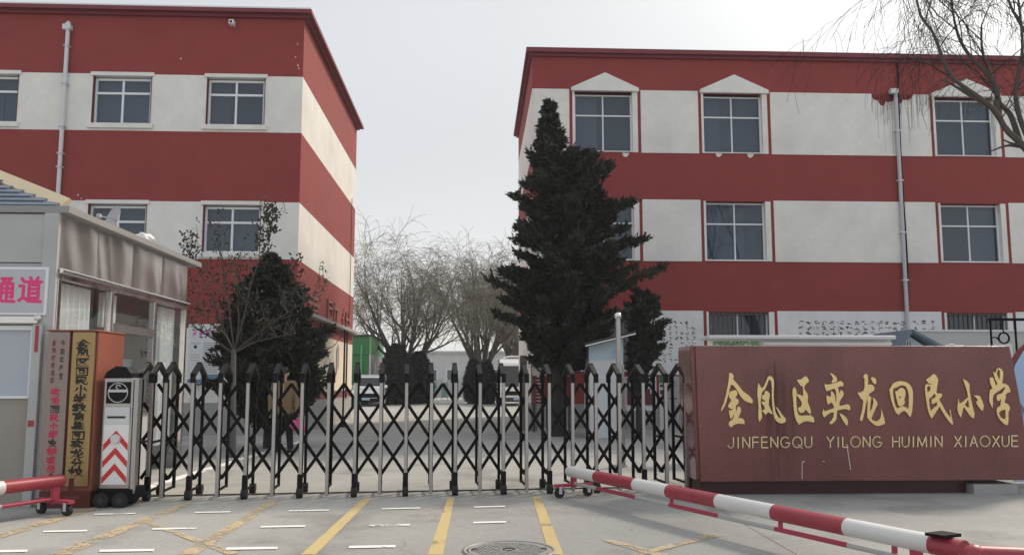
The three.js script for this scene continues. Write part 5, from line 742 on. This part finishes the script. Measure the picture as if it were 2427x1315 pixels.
// dark clipped evergreens at the foot of the willows
function shrub(label, x, yTop, wPx, depth, seed, hBase = 0) {
  const b = onZ(x, 905, depth), top = onZ(x, yTop, depth).y, w = wPx / F * -depth / 2, t = thing('evergreen_shrub', label, 'shrub', V(b.x, 0, depth), 'dark evergreens at the end of the drive'), r = rng(seed), lf = new Soup(), tr = new Soup();
  tr.limb([V(b.x, 0, depth), V(b.x, top * 0.5, depth)], [0.12, 0.05], 6); const N = 2600, h = top - 0.15;
  for (let k = 0; k < N; k++) {
    const f = r(), th = r() * 6.283, prof = Math.pow(Math.sin(Math.PI * Math.min(1, 0.12 + 0.88 * f * 0.98)), 0.55) * (0.75 + 0.25 * (1 - f)), q = Math.pow(r(), 0.3) * (1 + 0.08 * Math.sin(th * 5 + f * 9)), p = V(b.x + Math.cos(th) * w * prof * q, 0.12 + h * f, depth + Math.sin(th) * w * prof * q), g = 0.5 + r() * 0.9, col = [0.016 * g, 0.019 * g, 0.015 * g];
    for (let m = 0; m < 5; m++) { const d = V(r() - 0.5, r() - 0.3, r() - 0.5).normalize(), s = d.clone().cross(V(r() - 0.5, r() - 0.5, r() - 0.5)).normalize().multiplyScalar(0.07); lf.tri(p.clone().sub(s), p.clone().add(s), p.clone().addScaledVector(d, 0.3), col); }
  }
  part(t, 'stem', tr.geo(), 'barkDark'); part(t, 'crown', lf.geo(), 'needle');
}
shrub('broad dark evergreen under the broad willow, the one beside the white van', 938, 820, 84, -50, 71); shrub('broad dark evergreen under the broad willow, the one away from the van', 992, 838, 72, -51.5, 72);
shrub('narrow dark evergreen beside the minibus, the half nearer the sunlit yard', 1122, 856, 44, -52, 73); shrub('narrow dark evergreen touching the parked minibus', 1153, 860, 44, -51, 74);

// ================================================================ FAR YARD
{ // green hut
  const z = -50, P = (x, y) => onZ(x, y, z), x0 = P(832, 880).x, x1 = P(878, 880).x, yt = P(878, 797).y, ym = P(878, 842).y, zb = onX(908, 870, x1).z, t = thing('green_hut', 'green painted flat roofed hut behind the white van', 'hut', V((x0 + x1) / 2 - 1.5, 0, (z + zb) / 2)), xl = x0 - 3;
  part(t, 'front_panel', box(xl, x1 - 0.1, 0, ym, z - 0.1, z), 'green'); part(t, 'front_panel', box(xl, x1 - 0.1, ym + 0.03, yt, z - 0.1, z), 'green'); part(t, 'side_upper_panel', box(x1 - 0.1, x1, P(878, 840).y, yt, zb, z), 'greenLitTrim'); part(t, 'side_lower_panel', box(x1 - 0.1, x1, 0, P(878, 840).y, zb, z), 'farWall'); part(t, 'side_hatch', box(x1, x1 + 0.05, 1.8, 2.6, z - 2.2, z - 1.4), 'boardGrey');  // upper side panel: sunlight put into the colour as a brighter green
  part(t, 'roof', box(xl - 0.1, x1 + 0.1, yt + 0.01, yt + 0.1, zb - 0.1, z + 0.1), 'ironDark'); part(t, 'drain_pipe', rod(V(P(856, 870).x, 0, z + 0.06), V(P(856, 870).x, P(856, 818).y, z + 0.06), 0.06, 0.06, 8), 'greenLitTrim'); part(t, 'rear_wall', [box(xl, x1 - 0.1, 0, yt, zb, zb + 0.1), box(xl, xl + 0.1, 0, yt, zb, z)], 'green');
}
{ // pale building across the end of the drive
  const z = -95, x0 = onZ(930, 880, z).x, x1 = onZ(1330, 880, z).x, h = onZ(1100, 838, z).y, t = thing('far_building', 'pale long building closing the far end of the drive', 'building', V((x0 + x1) / 2, 0, z - 4));
  part(t, 'wall', box(x0, x1, 0, h, z - 8, z), 'farWall'); part(t, 'roof_edge', box(x0 - 0.2, x1 + 0.2, h + 0.01, h + 0.3, z - 8.2, z + 0.2), 'panelGrey');
  for (let i = 0; i < 7; i++) for (const y of [1.4]) { const x = x0 + 1.2 + i * (x1 - x0 - 2) / 7; const w = part(t, 'window', box(x, x + 1.5, y, y + 1.5, z + 0.002, z + 0.06), 'whiteFrame'); part(w, 'pane', box(x + 0.1, x + 1.4, y + 0.1, y + 1.4, z + 0.062, z + 0.08), 'farWindow'); }
  const f = thing('yard_fence', 'low teal panel fence in front of the pale far building', 'fence', V(onZ(1050, 905, -64).x, 0, -64)); for (let i = 0; i < 9; i++) { const a = onZ(1008 + i * 13, 905, -64).x, b = onZ(1020.4 + i * 13, 905, -64).x; part(f, 'panel', box(a, b, 0.15, 1.55 - (i % 2) * 0.2, -64.04, -64), i % 2 ? 'teal' : 'boardGrey'); part(f, 'post', box(b, b + 0.06, 0, 1.7, -64.05, -63.99), 'panelGrey'); }
}
function vehicle(name, label, cat, xc, z, w, h, len, bus) {
  const b = onZ(xc, 905, z), t = thing(name, label, cat, V(b.x, 0, z - len / 2)), X = b.x, hw = w / 2;
  const prof = bus ? [[0, 0.35], [0, 0.9], [-0.06, 1.25], [-0.3, h - 0.28], [-0.55, h - 0.08], [-1, h], [-len + 0.3, h], [-len, h - 0.25], [-len, 0.35]] : [[0, 0.32], [0.02, 0.62], [-0.08, 0.86], [-0.75, 1.02], [-1.5, h - 0.12], [-1.9, h], [-len + 0.5, h - 0.02], [-len, h - 0.5], [-len, 0.32]];
  const s = new THREE.Shape(prof.map(([zz, y]) => new THREE.Vector2(zz, y))), g = new THREE.ExtrudeGeometry(s, { depth: w - 0.12, bevelEnabled: true, bevelThickness: 0.06, bevelSize: 0.05, bevelSegments: 3 }); g.rotateY(-Math.PI / 2); g.translate(X + hw - 0.06, 0, z); part(t, 'body', boxUV(g), 'carWhite');
  const face = (x0, x1, y0, y1, z0, z1) => { const e = 0.062, a = [V(X + x0, y0, z + z0 + e), V(X + x1, y0, z + z0 + e), V(X + x1 * 0.93, y1, z + z1 + e), V(X + x0 * 0.93, y1, z + z1 + e)]; const q = sheet(...a); return q; };
  const ws = bus ? face(-hw * 0.9, hw * 0.9, 1.12, h - 0.42, -0.03, -0.26) : face(-hw * 0.84, hw * 0.84, 1.07, h - 0.14, -0.80, -1.42); part(t, 'windscreen', ws, 'carGlass');
  part(t, 'grille', rbox(X - hw * 0.7, X + hw * 0.7, bus ? 0.62 : 0.5, bus ? 0.86 : 0.74, z + 0.03, z + 0.085, 0.02), 'blackMatt'); part(t, 'bumper', rbox(X - hw, X + hw, 0.24, bus ? 0.5 : 0.47, z - 0.1, z + 0.12, 0.04), bus ? 'ironDark' : 'blackMatt');
  for (const k of [-1, 1]) { part(t, 'headlight', rbox(X + k * hw * 0.84 - 0.15, X + k * hw * 0.84 + 0.15, bus ? 0.66 : 0.6, bus ? 0.86 : 0.78, z + 0.02, z + 0.08, 0.03), 'lampGlass'); for (const zz of [-0.85, -len + 0.9]) { const wh = part(t, 'wheel', rod(V(X + k * (hw - 0.02) - 0.1, 0.33, z + zz), V(X + k * (hw - 0.02) + 0.1, 0.33, z + zz), 0.33, 0.33, 24), 'rubber'); part(wh, 'rim', rod(V(X + k * (hw + 0.0) - 0.1, 0.33, z + zz), V(X + k * (hw + 0.0) + 0.1, 0.33, z + zz), 0.19, 0.19, 16), 'dishGrey'); }
    part(t, 'mirror', rbox(X + k * (hw + 0.14) - 0.08, X + k * (hw + 0.14) + 0.08, bus ? 1.5 : 1.05, bus ? 1.95 : 1.22, z - (bus ? 0.05 : 1.0), z - (bus ? -0.06 : 0.9), 0.03), bus ? 'blackMatt' : 'carWhite'); }
  part(t, 'number_plate', box(X - 0.22, X + 0.22, 0.36, 0.48, z + 0.122, z + 0.132), 'lightBlue'); if (bus) part(t, 'roof_rail', tubeG([V(X - hw * 0.8, h, z - 0.8), V(X - hw * 0.6, h + 0.12, z - 0.7), V(X, h + 0.15, z - 0.7), V(X + hw * 0.8, h + 0.12, z - 0.7)], 0.04, 24, 8), 'white');
  for (const k of [-1, 1]) part(t, 'side_window', box(X + k * (hw + 0.005) - 0.01, X + k * (hw + 0.005) + 0.01, bus ? 1.3 : 1.08, h - 0.35, z - len + 0.7, z - (bus ? 0.9 : 1.7)), 'carGlass');
}
vehicle('white_van', 'white van parked facing the gate before the green hut', 'van', 868, -46.5, 1.75, 1.78, 4.6, false);
vehicle('minibus', 'white minibus with dark windscreen parked beside the narrow evergreens', 'minibus', 1226, -47, 2.05, 2.75, 6.2, true);

// ================================================================ BY THE RIGHT BUILDING
{ // two notice boards with red slatted fronts
  const z = -22.6; for (const [x0, x1, label, dot] of [[1262, 1300, 'white notice board with dark round emblem above red slats, next to the brown posts', 0], [1325, 1352, 'white and orange notice board above red slats, next to the conifer trunk', 1]]) {
    const a = onZ(x0, 890, z), b = onZ(x1, 850, z), t = thing('notice_board', label, 'notice board', V((a.x + b.x) / 2, 0, z)); part(t, 'panel', box(a.x, b.x, a.y, b.y, z - 0.05, z), dot ? 'boardGrey' : 'white'); const cx = (a.x + b.x) / 2, cy = (a.y + b.y) / 2;
    part(t, 'emblem', [boxUV(new THREE.TorusGeometry(0.12, 0.025, 8, 24, 4.6).translate(cx + 0.02, cy, z + 0.012)), box(cx - 0.09, cx + 0.1, cy - 0.02, cy + 0.02, z + 0.002, z + 0.02)], 'black'); if (dot) part(t, 'orange_band', box(a.x, b.x, a.y - 0.0, a.y + 0.09, z + 0.001, z + 0.012), 'cream');
    const lo = onZ(x0, 957, z).y, n = 8; for (let i = 0; i < n; i++) { const y = lo + (a.y - lo - 0.02) * i / n; part(t, 'red_slat', rbox(a.x, b.x, y, y + (a.y - lo) / n - 0.025, z - 0.04, z + 0.012 * (i % 2), 0.006), 'mutedRed'); } part(t, 'leg', [box(a.x + 0.02, a.x + 0.07, 0, lo, z - 0.045, z), box(b.x - 0.07, b.x - 0.02, 0, lo, z - 0.045, z)], 'ironDark');
  }
}
for (const [x, w, label] of [[1241, 16, 'brown square post standing by the minibus'], [1266, 12, 'brown square post beside the emblem notice board']]) { const z = -23.2, p = onZ(x, 900, z), h = onZ(x, 842, z).y; single('porch_post', label, 'post', [rbox(p.x - w / F * 12, p.x + w / F * 12, 0, h, z - 0.25, z, 0.02), box(p.x - w / F * 14, p.x + w / F * 14, 0, 0.2, z - 0.28, z + 0.03)], 'brownPost', V(p.x, 0, z - 0.12), 'brown porch posts'); }
{ // pale blue booth with a sloping dark canopy
  const z = -20, P = (x, y) => onZ(x, y, z), x0 = P(1397, 900).x, x1 = P(1478, 900).x, yt = P(1430, 822).y, ym = P(1430, 852).y, t = thing('small_booth', 'small pale blue booth with sloping dark canopy under the conifer', 'booth', V((x0 + x1) / 2, 0, z - 0.5));
  part(t, 'lower_wall', rbox(x0, x1, 0, ym, z - 1, z, 0.02), 'boardGrey'); part(t, 'upper_wall', extrudeAt(poly([[x0, ym], [x1, ym], [x1, yt + 0.22], [x0, yt]]), 1.0, 0, [0, 0.002, z - 1]), 'paleBlue'); part(t, 'window', box(P(1450, 840).x, P(1462, 840).x, P(1450, 848).y, P(1450, 830).y, z + 0.002, z + 0.012), 'lightBlue');
  part(t, 'canopy', along(V(x0 - 0.15, yt + 0.03, z - 0.4), V(x1 + 0.25, yt + 0.34, z - 0.4), 0.09, 1.6, V(0, 0, 1)), 'ironDark'); part(t, 'canopy_trim', along(V(x0 - 0.15, yt + 0.0, z + 0.41), V(x1 + 0.25, yt + 0.31, z + 0.41), 0.03, 0.02, V(0, 0, 1)), 'white'); part(t, 'door_seam', box(P(1440, 900).x, P(1440, 900).x + 0.012, 0.1, ym - 0.3, z + 0.001, z + 0.006), 'ironDark');
}
{ // silver post with a ball on top
  const z = -13.4, p = onZ(1467, 900, z), h = onZ(1467, 756, z).y, t = thing('ball_post', 'silver steel post with a ball on top behind the gate', 'post', V(p.x, 0, z)); part(t, 'shaft', rod(V(p.x, 0, z), V(p.x, h, z), 0.055, 0.042, 20), 'alu'); part(t, 'ball', ball(V(p.x, h + 0.05, z), 0.062, 24), 'chrome'); part(t, 'flange', rod(V(p.x, 0, z), V(p.x, 0.03, z), 0.12, 0.12, 20), 'alu');
  part(t, 'sleeve', rbox(p.x + 0.06, p.x + 0.10, 0, onZ(1467, 850, z).y - 0.1, z - 0.06, z - 0.02, 0.008), 'alu');
}
{ // dark red double cabinet, green plate and paper notice by the wall
  const z = -23.6; const cab = (x0, x1, label) => { const a = onZ(x0, 960, z), b = onZ(x1, 893, z), t = thing('red_cabinet', label, 'cabinet', V((a.x + b.x) / 2, 0, z - 0.25)); part(t, 'case', rbox(a.x, b.x, 0.55, b.y, z - 0.5, z, 0.01), 'whiteFrame'); part(t, 'door', rbox(a.x + 0.04, b.x - 0.04, a.y, b.y - 0.03, z + 0.001, z + 0.025, 0.006), 'doorRed'); part(t, 'handle', rbox((a.x + b.x) / 2, (a.x + b.x) / 2 + 0.03, 1.05, 1.2, z + 0.026, z + 0.05, 0.006), 'white'); part(t, 'plinth', box(a.x, b.x, 0, 0.54, z - 0.48, z - 0.02), 'greyWall'); part(t, 'window_slot', box(a.x + 0.1, a.x + 0.25, b.y - 0.35, b.y - 0.12, z + 0.026, z + 0.03), 'boardGrey'); };
  cab(1484, 1514, 'dark red metal cabinet beside the ball topped post'); cab(1526, 1556, 'dark red metal cabinet next to the green plate');
  const q0 = onZ(1564, 958, z), q1 = onZ(1574, 890, z), g = thing('green_plate', 'narrow board with a green top beside the dark red cabinet', 'sign', V((q0.x + q1.x) / 2, 0, z)); part(g, 'backing', box(q0.x, q1.x, 0, q1.y, z - 0.04, z), 'boardGrey'); part(g, 'green_top', box(q0.x, q1.x, q1.y - 0.22, q1.y, z + 0.001, z + 0.008), 'green'); part(g, 'print', [box(q0.x + 0.02, q1.x - 0.02, q1.y - 0.34, q1.y - 0.26, z + 0.001, z + 0.004), box(q0.x + 0.02, q1.x - 0.03, q1.y - 0.55, q1.y - 0.42, z + 0.001, z + 0.004)], 'black');
  const r0 = onZ(1584, 958, z), r1 = onZ(1610, 892, z), nt = thing('paper_notice', 'pale notice sheet on a stand next to the gate end', 'notice', V((r0.x + r1.x) / 2, 0, z)); part(nt, 'board', box(r0.x, r1.x, r0.y, r1.y, z - 0.03, z), 'boardGrey'); part(nt, 'stand', [box(r0.x + 0.04, r0.x + 0.08, 0, r0.y, z - 0.03, z), box(r1.x - 0.08, r1.x - 0.04, 0, r0.y, z - 0.03, z)], 'pipeGrey');
  const tx = canvasTex(256, 512, (c, w, h) => { c.fillStyle = '#a3a6a6'; c.fillRect(0, 0, w, h); c.fillStyle = '#2c2f31'; c.fillRect(20, 90, 150, 20); c.lineWidth = 10; c.strokeStyle = '#2c2f31'; c.strokeRect(60, 220, 60, 70); c.fillRect(20, 400, 180, 22); for (let k = 0; k < 5; k++) c.fillRect(20, 130 + k * 14, 120 + (k * 37 % 80), 4); }); part(nt, 'print', sheetZ(r0.x + 0.01, r1.x - 0.01, r0.y + 0.01, r1.y - 0.01, z + 0.003), printMat('noticePrint', tx));
}
{ // long canopied display board behind the sign wall
  const z = -14.5, P = (x, y) => onZ(x, y, z), x0 = P(1682, 800).x, xm = P(1806, 800).x, x1 = P(2118, 800).x, yt = P(1690, 795).y, t = thing('display_board', 'long canopied display board with a green picture behind the sign wall', 'display board', V((x0 + x1) / 2, 0, z - 0.15));
  part(t, 'canopy', rbox(x0 - 0.05, x1, yt - 0.07, yt, z - 0.45, z + 0.12, 0.02), 'boardGrey'); part(t, 'board', box(x0, x1 - 0.02, 0.8, yt - 0.072, z - 0.12, z - 0.06), 'white'); for (const x of [x0 + 0.05, xm, (xm + x1) / 2, x1 - 0.12]) part(t, 'post', box(x, x + 0.07, 0, yt - 0.073, z - 0.2, z - 0.122), 'panelGrey');
  const tx = canvasTex(512, 512, (g, w, h) => { g.fillStyle = '#7fa07f'; g.fillRect(0, 0, w, h); const r = rng(66); for (let k = 0; k < 900; k++) { g.fillStyle = ['#3f7a4a', '#5d9a62', '#a9c3a4', '#dfe6da', '#2f5638', '#8fb08d'][r() * 6 | 0]; g.beginPath(); g.ellipse(r() * w, r() * h, 3 + r() * 12, 3 + r() * 8, r() * 3, 0, 6.3); g.fill(); } g.strokeStyle = '#20302a'; g.lineWidth = 5; for (let k = 0; k < 7; k++) { g.beginPath(); g.moveTo(r() * w, 20 + r() * 60); g.lineTo(r() * w, 120 + r() * 80); g.stroke(); } });
  part(t, 'picture', sheetZ(x0 + 0.08, xm, yt - 0.98, yt - 0.1, z - 0.055), printMat('picturePrint', tx)); part(t, 'lower_ledge', rbox(xm + 0.02, x1 - 0.03, P(1900, 813).y - 0.03, P(1900, 813).y + 0.01, z - 0.058, z + 0.02, 0.008), 'white');
}
{ // small blue-roofed model house beside the display board
  const z = -15.5, P = (x, y) => onZ(x, y, z), x0 = P(2122, 800).x, x1 = P(2232, 800).x, ya = P(2150, 785).y, ye = P(2150, 825).y, xa = P(2156, 800).x, t = thing('blue_roof_shelter', 'small shelter with a grey blue gabled roof behind the sign wall', 'shelter', V((x0 + x1) / 2, 0, z - 0.6));
  part(t, 'gable_wall', extrudeAt(poly([[x0 + 0.08, 0], [x1 - 0.2, 0], [x1 - 0.2, ye - 0.02], [xa, ya - 0.05], [x0 + 0.08, ye]]), 1.1, 0, [0, 0, z - 1.2]), 'paleBlue'); part(t, 'roof_slope', [along(V(x0 - 0.02, ye - 0.02, z - 0.6), V(xa, ya + 0.01, z - 0.6), 0.05, 1.5, V(0, 0, 1)), along(V(xa, ya + 0.01, z - 0.6), V(x1 + 0.05, ye - 0.04, z - 0.6), 0.05, 1.5, V(0, 0, 1))], 'blueTile');
  part(t, 'window', box(P(2140, 815).x, P(2166, 815).x, ye - 0.6, P(2140, 806).y, z - 0.098, z - 0.08), 'white'); part(t, 'window_bars', [0, 1, 2, 3].map(i => { const x = P(2144 + i * 6, 812).x; return box(x, x + 0.02, ye - 0.55, P(2140, 808).y, z - 0.078, z - 0.07); }), 'ironDark');
}
{ // plain white screen wall
  const z = -18.5, a = onZ(2160, 786, z), x1 = a.x + 9; const t = thing('screen_wall', 'plain off white screen wall below the barred window', 'wall', V((a.x + x1) / 2, 0, z - 0.1)); part(t, 'wall', box(a.x, x1, 0, a.y, z - 0.2, z), 'panelGrey'); part(t, 'cap', box(a.x - 0.03, x1 + 0.03, a.y + 0.001, a.y + 0.05, z - 0.23, z + 0.03), 'boardGrey');
}
{ // black iron frame with a ring
  const z = -12, P = (x, y) => onZ(x, y, z), t = thing('iron_frame', 'black wrought iron frame with a hanging ring above the sign wall', 'ironwork', V(P(2400, 800).x, 0, z)), yt = P(2350, 757).y, xa = P(2350, 790).x, xb = P(2409, 790).x, c = P(2381, 801);
  part(t, 'top_bar', box(xa - 0.02, xb + 1.4, yt - 0.02, yt + 0.02, z - 0.02, z + 0.02), 'blackMatt'); for (const x of [xa, xb, xb + 1.36]) part(t, 'upright', rod(V(x + (x === xa ? 0.02 : 0.0), 0, z), V(x, yt - 0.02, z), 0.016, 0.016, 8), 'blackMatt'); part(t, 'ring', boxUV(new THREE.TorusGeometry(0.082, 0.014, 10, 36).translate(c.x, c.y, z)), 'blackMatt'); part(t, 'hook', [tubeG([V(c.x, yt - 0.02, z), V(c.x - 0.004, c.y + 0.13, z), V(c.x + 0.01, c.y + 0.085, z)], 0.01, 12, 6), tubeG([V(xa + 0.01, c.y + 0.0, z), V(c.x - 0.13, c.y + 0.01, z), V(c.x - 0.075, c.y - 0.04, z)], 0.01, 12, 6)], 'blackMatt'); part(t, 'ledge', box(xa + 0.02, xb - 0.01, P(2380, 815).y - 0.5, P(2380, 814).y, z - 0.14, z - 0.08), 'white');
}
{ // pale blue rounded panel by the end of the sign wall
  const z = -10.9, P = (x, y) => onZ(x, y, z), c = P(2500, 905), t = thing('play_panel', 'pale blue rounded panel with a short red rim at the sign wall end', 'panel', V(c.x, 0, z)), R = 0.62; const pl = new THREE.Shape(); pl.absarc(0, 0, R - 0.03, 0, Math.PI * 2); part(t, 'panel', extrudeAt(pl, 0.05, 0.005, [c.x, c.y, z - 0.05]), 'lightBlue'); part(t, 'red_rim', boxUV(new THREE.TorusGeometry(R, 0.03, 10, 24, 1.1).rotateZ(1.75).translate(c.x, c.y, z - 0.025)), 'mutedRed'); part(t, 'skirt_panel', box(c.x - R * 0.98, c.x + R * 0.98, 0.03, c.y - 0.05, z - 0.11, z - 0.06), 'lightBlue'); part(t, 'leg', [rod(V(c.x - 0.3, 0, z - 0.13), V(c.x - 0.3, c.y - 0.3, z - 0.13), 0.025), rod(V(c.x + 0.3, 0, z - 0.13), V(c.x + 0.3, c.y - 0.3, z - 0.13), 0.025)], 'pipeGrey');
}
{ // thin pole by the sunlit end wall and its wires
  const X = onZ(711, 400, ZL).x + 0.7, q = onX(813, 950, X), t = thing('yard_pole', 'thin black pole on a small foot before the sunlit end wall', 'pole', V(X, 0, q.z)); part(t, 'shaft', rod(V(X, 0, q.z), V(X, onX(813, 780, X).y, q.z), 0.03, 0.022, 10), 'blackMatt'); part(t, 'foot', rod(V(X, 0, q.z), V(X, 0.06, q.z), 0.14, 0.05, 16), 'blackMatt');
  const a = V(X, onX(813, 782, X).y, q.z), pz = -17.2, e1 = onZ(738, 790, pz), e2 = onZ(745, 812, pz); single('sagging_cable', 'thin black cables sagging from the yard pole to the dense evergreen', 'cable', [tubeG([a, a.clone().lerp(e1, 0.5).add(V(0, -0.12, 0)), e1], 0.012, 24, 5), tubeG([a, a.clone().lerp(e2, 0.5).add(V(0, -0.3, 0)), e2], 0.012, 24, 5)], 'blackMatt', a);
}

// ================================================================ PERSON BEHIND THE GATE
{
  const f = onY(668, 1072), base = V(f.x, 0, f.z), t = thing('person', 'person in a brown jacket and black trousers walking behind the gate with a pink bag', 'person', base);
  const J = (x, y, z) => base.clone().add(V(x, y, z));
  function blob(bones, k, res, pad = 0.06) {                    // smooth union of tapered capsules, meshed
    const lo = V(1e9, 1e9, 1e9), hi = V(-1e9, -1e9, -1e9); for (const [a, b, r0, r1] of bones) for (const [p, r] of [[a, r0], [b, r1]]) { lo.min(p.clone().subScalar(r + pad)); hi.max(p.clone().addScalar(r + pad)); }
    const c = lo.clone().add(hi).multiplyScalar(0.5), s = Math.max(hi.x - lo.x, hi.y - lo.y, hi.z - lo.z) / 2, mc = new MarchingCubes(res, new THREE.MeshBasicMaterial(), false, false, 200000); mc.isolation = 0;
    for (let z = 0; z < res; z++) for (let y = 0; y < res; y++) for (let x = 0; x < res; x++) {
      const p = V((x - res / 2) / (res / 2) * s + c.x, (y - res / 2) / (res / 2) * s + c.y, (z - res / 2) / (res / 2) * s + c.z); let d = 1;
      if (p.x < lo.x || p.x > hi.x || p.z < lo.z || p.z > hi.z) d = 0.2; else for (const [a, b, r0, r1] of bones) { const ab = b.clone().sub(a), h = clamp(p.clone().sub(a).dot(ab) / Math.max(1e-9, ab.lengthSq()), 0, 1), e = p.distanceTo(a.clone().addScaledVector(ab, h)) - (r0 + (r1 - r0) * h); const m = clamp(0.5 + 0.5 * (d - e) / k, 0, 1); d = d * (1 - m) + e * m - k * m * (1 - m); }
      mc.field[x + y * res + z * res * res] = -d;
    }
    mc.update(); const n = mc.count, g = new THREE.BufferGeometry(), pos = new Float32Array(n * 3); for (let i = 0; i < n; i++) { pos[i * 3] = mc.positionArray[i * 3] * s + c.x; pos[i * 3 + 1] = mc.positionArray[i * 3 + 1] * s + c.y; pos[i * 3 + 2] = mc.positionArray[i * 3 + 2] * s + c.z; }
    g.setAttribute('position', new THREE.BufferAttribute(pos, 3)); g.setAttribute('uv', new THREE.BufferAttribute(new Float32Array(n * 2), 2)); g.computeVertexNormals(); return smoothGeo(g);
  }
  const hipL = J(-0.09, 0.88, 0), hipR = J(0.09, 0.88, 0), kneeL = J(-0.11, 0.48, 0.06), kneeR = J(0.13, 0.48, 0.02), ankL = J(-0.13, 0.09, -0.03), ankR = J(0.16, 0.09, 0.02), chest = J(0, 1.26, 0), neck = J(0, 1.41, 0), shL = J(-0.17, 1.35, 0), shR = J(0.17, 1.35, 0), elL = J(-0.25, 1.08, 0.02), elR = J(0.27, 1.09, 0.02), wrL = J(-0.24, 0.84, 0.09), wrR = J(0.29, 0.86, 0.12), head = J(0, 1.54, 0.01);
  const hand = (w, s) => { const p = w.clone().add(V(0, -0.07, 0.015)), o = [[w, p, 0.024, 0.032]]; [[-0.026, 0.055], [-0.009, 0.065], [0.009, 0.06], [0.025, 0.045]].forEach(([x, l]) => { const a = p.clone().add(V(x * 0.4, -0.01, x)), b = a.clone().add(V(0, -l * 0.6, 0.008)), c = b.clone().add(V(-s * 0.018, -l * 0.5, 0.012)); o.push([a, b, 0.0095, 0.009], [b, c, 0.009, 0.008]); }); const th = w.clone().add(V(0, -0.035, 0.03)); o.push([th, th.clone().add(V(-s * 0.01, -0.035, 0.03)), 0.011, 0.009]); return o; };
  const faceB = [[head.clone().add(V(0, 0.03, -0.01)), head.clone().add(V(0, 0.06, 0.0)), 0.078, 0.082], [head.clone().add(V(0, -0.05, 0.03)), head.clone().add(V(0, -0.07, 0.04)), 0.055, 0.04], [head.clone().add(V(0, 0.02, 0.09)), head.clone().add(V(0, -0.015, 0.102)), 0.010, 0.015], [head.clone().add(V(0.078, 0.0, 0)), head.clone().add(V(0.08, 0.03, 0)), 0.014, 0.018], [head.clone().add(V(-0.078, 0.0, 0)), head.clone().add(V(-0.08, 0.03, 0)), 0.014, 0.018], [head.clone().add(V(-0.02, -0.055, 0.083)), head.clone().add(V(0.02, -0.055, 0.083)), 0.008, 0.008], [neck.clone().add(V(0, -0.06, 0)), head.clone().add(V(0, -0.05, 0)), 0.055, 0.05]];
  const body = part(t, 'body', [blob(faceB, 0.018, 64), blob(hand(wrL, -1), 0.007, 48, 0.02), blob(hand(wrR, 1), 0.007, 48, 0.02), blob([[neck, chest, 0.06, 0.11], [chest, J(0, 0.95, 0), 0.12, 0.11], [shL, elL, 0.05, 0.04], [elL, wrL, 0.038, 0.026], [shR, elR, 0.05, 0.04], [elR, wrR, 0.038, 0.026], [shL, shR, 0.055, 0.055], [hipL, kneeL, 0.08, 0.055], [kneeL, ankL, 0.05, 0.035], [hipR, kneeR, 0.08, 0.055], [kneeR, ankR, 0.05, 0.035]], 0.03, 72)], 'skin');
  part(t, 'jacket', blob([[shL, shR, 0.078, 0.078], [chest.clone().add(V(-0.07, 0, 0)), J(-0.08, 0.82, 0), 0.125, 0.125], [chest.clone().add(V(0.07, 0, 0)), J(0.08, 0.82, 0), 0.125, 0.125], [shL, elL, 0.072, 0.06], [elL, wrL, 0.058, 0.045], [shR, elR, 0.072, 0.06], [elR, wrR, 0.058, 0.045]], 0.035, 72), 'coatBrown');
  part(t, 'trousers', blob([[hipL, kneeL, 0.105, 0.075], [kneeL, ankL.clone().add(V(0, 0.02, 0)), 0.072, 0.062], [hipR, kneeR, 0.105, 0.075], [kneeR, ankR.clone().add(V(0, 0.02, 0)), 0.072, 0.062], [hipL, hipR, 0.11, 0.11]], 0.03, 64), 'clothBlack');
  for (const a of [ankL, ankR]) part(t, 'shoe', blob([[a.clone().setY(0.045), a.clone().setY(0.04).add(V(0, 0, 0.15)), 0.045, 0.038], [a.clone().setY(0.09), a.clone().setY(0.05), 0.042, 0.045]], 0.02, 36), 'clothBlack');
  part(t, 'hair', blob([[head.clone().add(V(0, 0.055, -0.022)), head.clone().add(V(0, 0.075, 0.0)), 0.092, 0.088], [head.clone().add(V(0, -0.03, -0.055)), head.clone().add(V(0, 0.03, -0.04)), 0.06, 0.08]], 0.02, 44), 'hair');
  for (const s of [-1, 1]) part(t, 'eye', ball(head.clone().add(V(s * 0.032, 0.01, 0.076)), 0.011, 10), 'black');
  const h = wrR.clone().add(V(0.0, -0.13, 0.02)), bag = thing('pink_bag', 'bright pink bag held at the side of the person behind the gate', 'bag', h.clone().add(V(0.02, -0.36, 0)));
  part(bag, 'bag_body', blob([[h.clone().add(V(-0.06, -0.16, 0)), h.clone().add(V(0.10, -0.28, 0)), 0.085, 0.095], [h.clone().add(V(0.06, -0.14, 0)), h.clone().add(V(0.12, -0.24, 0)), 0.07, 0.09]], 0.03, 44), 'pink'); part(bag, 'strap', tubeG([h.clone().add(V(-0.09, -0.1, 0)), h.clone().add(V(-0.01, 0.055, 0)), h.clone().add(V(0.02, 0.055, 0)), h.clone().add(V(0.1, -0.09, 0))], 0.011, 24, 8), 'pink');
}

renderer.render(scene, camera);
